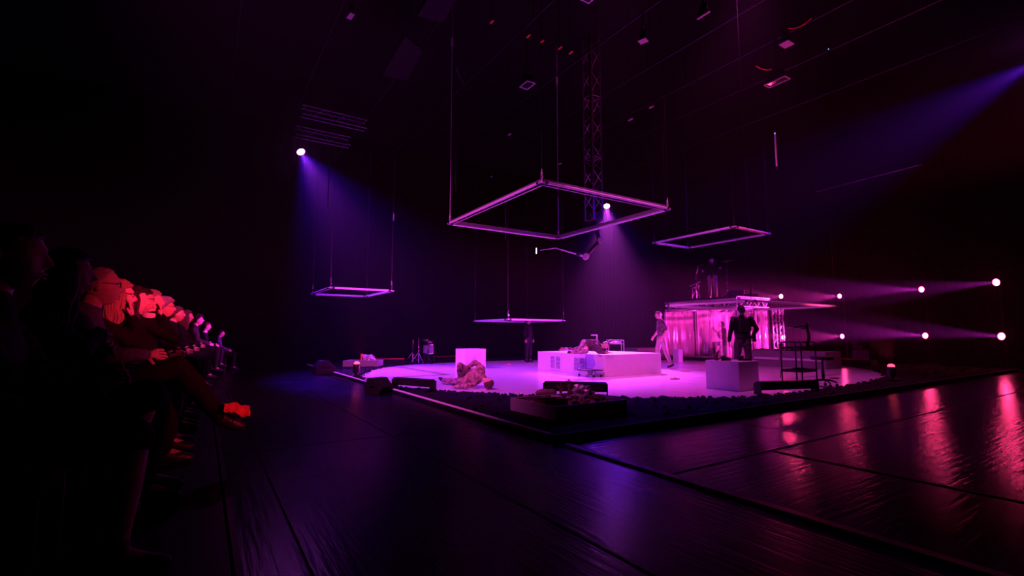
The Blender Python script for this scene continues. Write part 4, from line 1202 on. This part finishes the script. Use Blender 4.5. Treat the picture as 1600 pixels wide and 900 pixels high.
def figure(label, loc, rz, J, top='clblack', low='clblack', hair=('short', 'hair'), skin='skin', k=1.0, glasses=False, group=None, shoes='leather',
           vox=.014, sleeve=1.0, leg=1.0, hands=.5, cat='person', collar=None):
    J = {a: Vector(b) * (1 if a in ('hf', 'hu') or a[:2] in ('hd', 'hn') else k) for a, b in J.items()}
    r = thing('person', label, cat, loc, rz, group)
    ls, lh = (J['shl'] - J['shr']) / 2, (J['hpl'] - J['hpr']) / 2
    fw = ls.normalized().cross((J['nek'] - J['pel']).normalized())
    def torso(mb, g):
        mb.cap(J['pel'], J['che'], .108 * k + g, .112 * k + g)
        for s in (-1, 1):
            sh = J['shl'] if s > 0 else J['shr']
            mb.cap(J['pel'] + lh * (.62 * s), J['che'] + ls * (.42 * s), .098 * k + g, .104 * k + g)
            mb.cap(J['che'] + ls * (.42 * s), sh, .078 * k + g, .045 * k + g)
        mb.cap(J['che'].lerp(J['nek'], .45), J['nek'].lerp(J['che'], .1), .085 * k + g, .058 * k + g)
    def arms(mb, g, frac=1.0, sides='lr'):
        for s in sides:
            a, b, c_ = J['sh' + s], J['el' + s], J['wr' + s]
            if frac <= .5:
                mb.cap(a, a.lerp(b, frac * 2), .047 * k + g, .045 * k + g)
            else:
                mb.cap(a, b, .047 * k + g, .041 * k + g)
                mb.cap(b, b.lerp(c_, (frac - .5) * 2), .043 * k + g, (.043 - .014 * (frac - .5) * 2) * k + g)
    def legs(mb, g, frac=1.0):
        for s in 'lr':
            a, b, c_ = J['hp' + s], J['kn' + s], J['an' + s]
            mb.cap(a, b, .088 * k + g, .058 * k + g)
            if frac > .5:
                e_ = b.lerp(c_, (frac - .5) * 2)
                mb.cap(b, b.lerp(e_, .35), .056 * k + g, .057 * k + g)
                mb.cap(b.lerp(e_, .35), e_, .057 * k + g, .037 * k + g)
    body = MB(); torso(body, 0); arms(body, 0); legs(body, 0)
    body.cap(J['nek'].lerp(J['che'], .2), J['hea'] - J['hu'] * .03 * k - J['hf'] * .015 * k, .058 * k, .054 * k)
    ex = MB()
    T = add_head(ex, J['hea'], J['hf'], J['hu'], k)
    for s in 'lr':
        wr, el = J['wr' + s], J['el' + s]
        hd = J.get('hd' + s, (wr - el)).normalized()
        nn = J.get('hn' + s, J['pel'].lerp(J['che'], .3) - wr)
        lat = add_hand(ex, wr, hd, nn, fw, k, hands)
        for o_ in (-.020, 0, .020):
            body.cap(wr, wr + (hd * .078 + lat * o_) * k, .019 * k, .0165 * k, 8)
        body.cap(J['an' + s] - Vector((0, 0, 0)), J['an' + s].lerp(J['to' + s], .95), .04 * k, .028 * k)
    remesh_obj('body', body, [skin, 'eye', 'iris', 'lip'], r, vox, ex)
    if top:
        t_ = MB(); torso(t_, .016 * k); arms(t_, .013 * k, sleeve)
        remesh_obj('jacket' if sleeve > .6 else 'shirt', t_, [top], r, .018, None, .009, 3)
    if collar:
        cm = MB()
        n0 = J['nek'].lerp(J['che'], .12); ax = (J['nek'] - J['che']).normalized()
        u1 = fw; u2 = ax.cross(u1)
        rs_ = []
        for (rad, h_) in ((.073, -.035), (.085, .0), (.078, .035), (.066, .03), (.062, -.03)):
            rs_.append([n0 + ax * h_ * k + (u1 * math.cos(q_) + u2 * math.sin(q_)) * rad * k for q_ in [2 * PI * w_ / 20 for w_ in range(20)]])
        cm.rings(rs_, 0, False).build('collar', collar, r, smooth=True)
    if low:
        t_ = MB(); legs(t_, .014 * k, leg)
        t_.cap(J['pel'] + lh * .6, J['pel'] - lh * .6, .118 * k, .118 * k)
        remesh_obj('trousers' if leg > .7 else 'skirt', t_, [low], r, .018, None, .008, 3)
    if shoes:
        for s in 'lr':
            a, b = J['an' + s], J['to' + s]; d = (b - a).normalized()
            down = (a - J['kn' + s]).normalized()
            q_ = MB().cap(a + down * .025 * k - d * .035 * k, a.lerp(b, .55) + down * .015 * k, .047 * k, .044 * k).cap(a.lerp(b, .55) + down * .012 * k, b, .044 * k, .032 * k).cap(a - down * .04 * k, a + down * .02 * k, .048 * k, .046 * k)
            remesh_obj('shoe', q_, [shoes], r, .013, None, 0, 3)
    if hair: add_hair(r, T, hair[0], hair[1], k)
    if glasses: add_glasses(r, T)
    return r, T, J
BACK, LEFT, FRONT = CA + PI / 2, CA + PI, CA - PI / 2
# person in armour behind the shaded cube, dark against the light
Apos = c2w((1158.5 - 800) / F * 11.5, 11.5, ST)
pa, TA, JA = figure('person in dark padded armour standing behind the shaded white cube', Apos, BACK - .15,
    stand(hea=(.03, -.0, 1.645), hf=(1, .35, -.05), shl=(0, .2, 1.45), shr=(0, -.2, 1.45), ell=(-.05, .27, 1.17), wrl=(.03, .3, .92), hdl=(.1, .0, -1), elr=(-.1, -.29, 1.2), wrr=(.08, -.25, 1.02), hdr=(.5, .3, -.5),
          knl=(.02, .14, .5), anl=(-.02, .17, .085), knr=(.03, -.12, .5), anr=(0, -.15, .085), tol=(.12, .2, .03), tor=(.14, -.18, .03)),
    'clblack', 'cldark', ('short', 'hair'), 'skin', 1.0)
for s in (-1, 1):
    q_ = MB()
    for j in range(3):
        q_.ell((-.01, s * (.185 + .022 * j), 1.465 - .05 * j), (.085 - .008 * j, .048, .042), 14, 9)
    q_.build('shoulder_pad', 'leather', pa, smooth=True)
    MB().path([(.11, s * .1, 1.2), (.135, s * .1, 1.33), (.08, s * .1, 1.46), (-.04, s * .1, 1.48), (-.13, s * .1, 1.38), (-.135, s * .1, 1.2)], .014, 6).build('strap', 'leather', pa)
    q_ = MB()
    q_.cap((0.05, s * .13, .78), (.06, s * .13, .58), .07, .055)
    q_.build('thigh_guard', 'leather', pa, smooth=True)
MB().lathe([(.15, -.05), (.178, -.045), (.178, .045), (.15, .05)], (0, 0, 1.04), 24).build('belt', 'leather', pa, smooth=True)
MB().box((-.165, -.0, 1.28), (.07, .24, .3), taper=.8).build('back_plate', 'leather', pa, bevel=.02)
MB().box((-.05, -.24, .98), (.1, .07, .16)).build('pouch', 'leather', pa, bevel=.015)
# walking person by the right end of the block
Bpos = c2w((1032 - 800) / F * 15.7, 15.7, ST)
figure('person in pale trousers and patterned vest walking behind the right end of the big block', Bpos, LEFT + .1,
    stand(pel=(-.02, 0, .96), hea=(.07, 0, 1.63), hf=(1, .1, -.15), che=(-.02, 0, 1.3), nek=(.02, 0, 1.49), ell=(-.08, .24, 1.16), wrl=(.08, .24, .93), elr=(.0, -.24, 1.15), wrr=(.16, -.2, .95),
          knl=(-.08, .1, .5), anl=(-.26, .1, .10), tol=(-.13, .11, .03), knr=(.10, -.1, .5), anr=(.13, -.1, .085), tor=(.27, -.11, .03)),
    'cldark', 'cltan', ('short', 'hairb'), 'skin', 1.04, sleeve=.45)
# dim person under the low frame
Cpos = c2w((825 - 800) / F * 18.8, 18.8, ST)
figure('dim person in dark top and patterned trousers standing under the low far light frame', Cpos, FRONT + .9, stand(hea=(.04, 0, 1.61)), 'clblack', 'clgrey', ('short', 'hair'), 'skin', .98)
# person lying on the front of the white floor (local x = picture right, y = away)
Dpos = gp(735, 606, ST)
figure('person in mottled clothes lying on the front of the white floor, one knee raised', Dpos, CA,
    dict(pel=(-.06, .12, .19), che=(.17, -.06, .26), nek=(.29, -.16, .22), hea=(.385, -.27, .125), hf=(.3, .1, .8), hu=(.75, -.62, -.1),
         shl=(.10, -.22, .10), ell=(-.07, -.30, .06), wrl=(-.27, -.24, .05), shr=(.25, .0, .40), elr=(.10, .10, .52), wrr=(-.08, .04, .42), hdr=(-1, -.1, -.2), hnr=(0, 0, -1), hnl=(0, 0, 1), hdl=(-1, .2, 0),
         hpl=(-.13, .06, .11), hpr=(-.02, .18, .28), knl=(-.40, .40, .10), anl=(-.66, .72, .085), tol=(-.76, .79, .13), knr=(-.22, -.04, .46), anr=(-.24, .22, .10), tor=(-.38, .24, .04)),
    'clpat', 'clpat', ('bun', 'hairb'), 'skin2', .97, shoes='leather', vox=.012)
# person curled on the block
Epos = gp(921, 553.5, ST + BH)
figure('person in dark mottled clothes curled up on top of the big white block', Epos, CA,
    dict(pel=(-.10, .06, .24), che=(.18, .02, .23), nek=(.30, -.04, .22), hea=(.41, -.08, .24), hf=(.35, -.75, -.35), hu=(.75, .1, .3),
         shl=(.20, .08, .34), ell=(.16, -.22, .22), wrl=(.33, -.32, .06), shr=(.18, -.06, .12), elr=(.2, -.34, .07), wrr=(.42, -.3, .06),
         hpl=(-.12, .1, .30), hpr=(-.1, -.02, .16), knl=(-.26, -.26, .17), anl=(-.44, .06, .11), tol=(-.56, .0, .06), knr=(-.16, -.38, .09), anr=(-.48, -.16, .07), tor=(-.6, -.22, .06),
         hdl=(.7, -.4, 0), hdr=(.9, .1, 0), hnl=(0, 0, -1), hnr=(0, 0, -1)),
    'cldark', 'clpat', ('bun', 'hair'), 'skin', .97, shoes='leather', vox=.012)
# person perched behind the plastic curtains
Fpos = c2w(.4415 * 19.55, 19.55, ST + .135)
figure('person sitting on a white box behind the plastic curtains with one hand raised', Fpos, LEFT - .1,
    sit(pel=(-.05, 0, .57), che=(.02, 0, .92), nek=(.05, 0, 1.12), hea=(.10, 0, 1.26), hf=(1, 0, -.1), shl=(.03, .175, 1.06), shr=(.03, -.175, 1.06), elr=(.2, -.2, .85), wrr=(.1, -.08, .7),
        ell=(.2, .22, .86), wrl=(.42, .16, 1.03), hdl=(.5, 0, .8), hpl=(-.02, .09, .56), hpr=(-.02, -.09, .56), knl=(.42, .12, .52), knr=(.40, -.12, .52), anl=(.46, .12, .085), anr=(.38, -.13, .085), tol=(.61, .13, .03), tor=(.53, -.14, .03)),
    'cldark', 'clgrey', ('short', 'hair'), 'skin', 1.05)
# musician up on the platform with stands
def updeck(px, D): 
    return c2w((px - 800) / F * D, D, PZ)
Gpos = updeck(1115, 19.9)
figure('musician in dark top standing on the truss platform behind cymbals', Gpos, FRONT - .5,
    stand(hf=(1, .2, -.35), hea=(.06, 0, 1.6), ell=(.12, .3, 1.18), wrl=(.3, .32, 1.22), hdl=(.6, .5, .1), elr=(.1, -.3, 1.15), wrr=(.3, -.3, 1.14), hdr=(.8, -.3, .1)),
    'clblack', 'cltan', ('short', 'hair'), 'skin', 1.0)
def deck_cymbal(label, px, D, h, tilt, boom):
    p = updeck(px, D)
    s_ = tripod_stand('cymbal_stand', label + ' stand', 'stand', p, h, 'steel', .26, .4)
    o = c2w(boom, 0)
    MB().tube((0, 0, h - .03), (o.x, o.y, h + .32), .012).build('boom', 'steel', s_)
    c_ = thing('cymbal', label, 'cymbal', p + o + Vector((0, 0, h + .33)), 0)
    MB().lathe([(.001, .03), (.04, .03), (.06, .012), (.22, -.012), (.22, -.016), (.06, .006), (.001, .022)], n=28, rot=Matrix.Rotation(tilt, 3, c2w(0, 1).normalized())).build('plate', 'brass', c_, smooth=True)
    MB().lathe([(.001, 0), (.016, 0), (.016, .04), (.001, .04)], (0, 0, .02), 10).build('wing_nut', 'steel', c_)
deck_cymbal('cymbal tilted left of the musician on the platform', 1089, 20.4, 1.12, R(-26), .16)
deck_cymbal('nearly level cymbal right of the musician on the platform', 1138, 19.6, 1.22, R(-6), .07)
kp = updeck(1088, 20.25)
ks = thing('keyboard_stand', 'slanted double keyboard rack at the left end of the truss platform', 'stand', kp, CA)
rod('leg', 'steel', ks, (.14, 0, 0), (.14, 0, .68), .018); rod('leg', 'steel', ks, (-.14, 0, 0), (-.14, 0, .52), .018)
rod('foot', 'steel', ks, (-.2, -.15, .015), (.2, -.15, .015), .015); rod('foot', 'steel', ks, (-.2, .15, .015), (.2, .15, .015), .015)
rod('foot', 'steel', ks, (-.14, -.15, .015), (-.14, .15, .015), .015); rod('foot', 'steel', ks, (.14, -.15, .015), (.14, .15, .015), .015)
rt_ = Matrix.Rotation(R(-24), 3, 'Y')
MB().box((-.03, -.05, .66), (.44, .2, .05), rt_).build('upper_keyboard', 'offw', ks, bevel=.008)
MB().box((-.0, -.08, .52), (.3, .2, .05), rt_).build('lower_keyboard', 'offw', ks, bevel=.008)
MB().box((.02, .04, .78), (.26, .02, .1), Matrix.Rotation(R(30), 3, 'Y')).build('side_rail', 'steel', ks)
dk = updeck(1150, 19.2)
cs = thing('speaker_case', 'black flat speaker case on the truss platform right of the musician', 'speaker', dk, CA + .2)
MB().prism([(-.16, 0), (.16, 0), (.13, .12), (-.02, .3), (-.16, .3)], -.3, .3, axis=0).build('cabinet', 'black', cs, bevel=.01)
MB().prism([(-.15, .01), (.15, .01), (.12, .12), (-.02, .28), (-.15, .28)], .302, .325, axis=0).build('end_panel', 'alu', cs)
for kx, (px, w_) in enumerate(((1167, .16), (1173, .1), (1180, .18))):
    o = MB().box((0, 0, .06), (w_, .16, .12)).tube((0, 0, .11), (0, .0, .14), .03).build('effects_box', 'black', None, updeck(px, 19.0), (0, 0, CA), bevel=.006)
    tag(o, ('left', 'middle', 'right')[kx] + ' of three small black boxes at the right end of the truss platform', 'box')

# the audience on the riser, all facing the stage
def chair_make():
    r = thing('audience_chair', 'chair', 'chair', (0, 0, 0))
    MB().box((.0, 0, .375), (.44, .44, .05)).build('seat', 'clblack', r, bevel=.015)
    MB().box((-.235, 0, .68), (.035, .42, .42), Matrix.Rotation(R(-8), 3, 'Y')).build('backrest', 'clblack', r, bevel=.012)
    for x in (-.19, .19):
        for y in (-.19, .19):
            rod('leg', 'dkmetal', r, (x, y, 0), (x, y, .355), .013)
    for y in (-.19, .19):
        rod('back_post', 'dkmetal', r, (-.19, y, .38), (-.255, y, .86), .012)
    return r
proto = None
AUD = [
 # px, py, D, hair, top, skin, low, description, options
 (16, 402, 1.74, ('bun', 'hairb'), 'clgrey', 'skin2', 'clblack', 'nearest person in the audience at the left picture edge, hair pinned up', dict(leg=.45, pose='cross')),
 (103, 428, 2.5, ('long', 'hair'), 'clblack', 'skin', 'clblack', 'second person in the audience, long dark hair, half lost in the dark', dict(pose='arm')),
 (157, 448, 3.1, ('thin', 'hairg'), 'clblue', 'skin', 'clblack', 'balding person with glasses and blue jacket in the audience', dict(glasses=True, pose='crossr')),
 (183, 463, 3.65, ('long', 'hairf'), 'clblack', 'skin2', 'clblack', 'long haired person with glasses resting chin on one hand in the audience', dict(glasses=True, pose='chin')),
 (208, 469, 4.4, ('long', 'hair'), 'clblack', 'skin2', 'clblack', 'person with long straight dark hair behind the one resting chin on a hand', {}),
 (221, 470, 5.0, ('short', 'hair'), 'clblack', 'skin', 'clblack', 'person with dark rimmed glasses between two brightly lit faces in the audience', dict(glasses=True)),
 (236, 471, 5.55, ('short', 'hairg'), 'clblack', 'skin2', 'clblack', 'brightly red lit person with pale collar in the middle of the audience', dict(collar='clwhite', pose='chin')),
 (257, 481, 6.5, ('curly', 'hairg'), 'clblack', 'skin2', 'clblack', 'curly haired person with glasses in the far half of the audience', dict(glasses=True)),
 (276, 491, 8.0, ('short', 'hairb'), 'clblack', 'skin2', 'clblack', 'brown haired person left of the gap in the far half of the audience', {}),
 (291, 495, 9.6, ('long', 'hairb'), 'clblack', 'skin2', 'clblack', 'small red lit face fifth from the far end of the audience', {}),
 (309, 500, 11.4, ('curly', 'hair'), 'clgrey', 'skin2', 'clblack', 'person third from the far end of the audience, dark curly hair', {}),
 (323, 510, 13.2, ('short', 'hairb'), 'clblack', 'skin', 'clblack', 'person with a white collar near the far end of the audience', dict(collar='clwhite')),
 (345, 521, 15.5, ('short', 'hair'), 'clblue', 'skin2', 'clblack', 'last person at the far end of the audience in a blue top', {}),
]
for i, (px, py, D, hr, top, sk, low, lab, opt) in enumerate(AUD):
    hp_ = dp(px, py, D)
    base = 0.0 if i == 12 else RZ
    k = (hp_.z - base) / 1.165
    k = min(max(k, .8), 1.12)
    opt = dict(opt); pose = opt.pop('pose', None)
    kw = {}
    if pose == 'cross':
        kw = dict(knl=(.47, .02, .64), anl=(.34, .14, .24), tol=(.44, .2, .16), elr=(.1, -.2, .74), wrr=(.3, -.04, .72), ell=(.1, .22, .74), wrl=(.32, .04, .74))
    if pose == 'crossr':
        kw = dict(knr=(.47, -.02, .66), anr=(.74, -.06, .31), tor=(.86, -.07, .24), elr=(.1, -.22, .74), wrr=(.3, -.1, .74))
    if pose == 'chin':
        kw = dict(elr=(.28, -.16, .76), wrr=(.15, -.06, 1.0), hdr=(-.1, .1, 1), hnr=(-1, 0, .2), che=(.04, 0, .84), nek=(.05, 0, 1.03))
    if pose == 'arm':
        kw = dict(elr=(.16, -.25, .78), wrr=(.2, -.02, .86), hdr=(.1, .9, .2), ell=(.16, .25, .76), wrl=(.22, .05, .8))
    fz = random.uniform(-.12, .12)
    kw['hf'] = (1, fz, -.04)
    hx = kw.get('hea', (.05, 0, 1.165))
    root = Vector((hp_.x - .05 * k, hp_.y, base))
    r, T, J = figure(lab, root, 0, sit(**kw), top, low, hr, sk, k, group='seated audience', vox=.012 if i < 5 else .014, **opt)
    if proto is None:
        ch = proto = chair_make()
    else:
        ch = copy_tree(proto)
    ch.location = root + Vector((.02, 0, 0)); ch.scale = (k, k, k)
    tag(ch, ' '.join(('black chair under the ' + lab.split(',')[0].replace(' in the audience', '')).split()[:15]), 'chair', 'audience chairs')
    if pose == 'crossr':
        fp_ = root + Vector((.82 * k, -.09 * k, .30 * k))
        bm = bmesh.new(); bmesh.ops.create_grid(bm, x_segments=14, y_segments=14, size=.085)
        for v in bm.verts:
            x, y = v.co.x, v.co.y
            v.co.z = .05 - 1.6 * max(0, abs(y) - .05) * .9 - .25 * max(0, x - .02) + .03 * noise.noise((x * 14, y * 14, 2)) + .02 * noise.noise((x * 34, y * 34, 2))
            v.co.y = y * .75
        me = bpy.data.meshes.new('red_scarf'); bm.to_mesh(me); bm.free(); me.materials.append(M['clred'])
        o = link('red_scarf', me, None, fp_ + Vector((0, 0, .04)), (0, .2, .1))
        sd = o.modifiers.new('t', 'SOLIDIFY'); sd.thickness = .006
        tag(o, 'crumpled red cloth draped over the raised foot of a crossed leg in the audience', 'cloth')
# turn the rough unions into single smooth skins
dg = bpy.context.evaluated_depsgraph_get()
done = [(o, bpy.data.meshes.new_from_object(o.evaluated_get(dg)), ex, mats, na) for o, ex, mats, na in PEND]
for o, me, ex, mats, na in done:
    o.modifiers.clear()
    if na:
        me.update()
        for v, nn in zip(me.vertices, [Vector(x.vector) for x in me.vertex_normals]):
            c_ = v.co
            v.co = c_ + nn * na * (noise.noise(Vector((c_.x * 13, c_.y * 13, c_.z * 8))) + .5 * noise.noise(c_ * 30))
    if ex:
        m2 = ex.mesh('x', mats)
        bm = bmesh.new(); bm.from_mesh(me); bm.from_mesh(m2); bm.to_mesh(me); bm.free()
        bpy.data.meshes.remove(m2)
    me.materials.clear()
    for m_ in mats: me.materials.append(M[m_])
    me.shade_smooth()
    old = o.data; o.data = me; me.name = o.name
    bpy.data.meshes.remove(old)
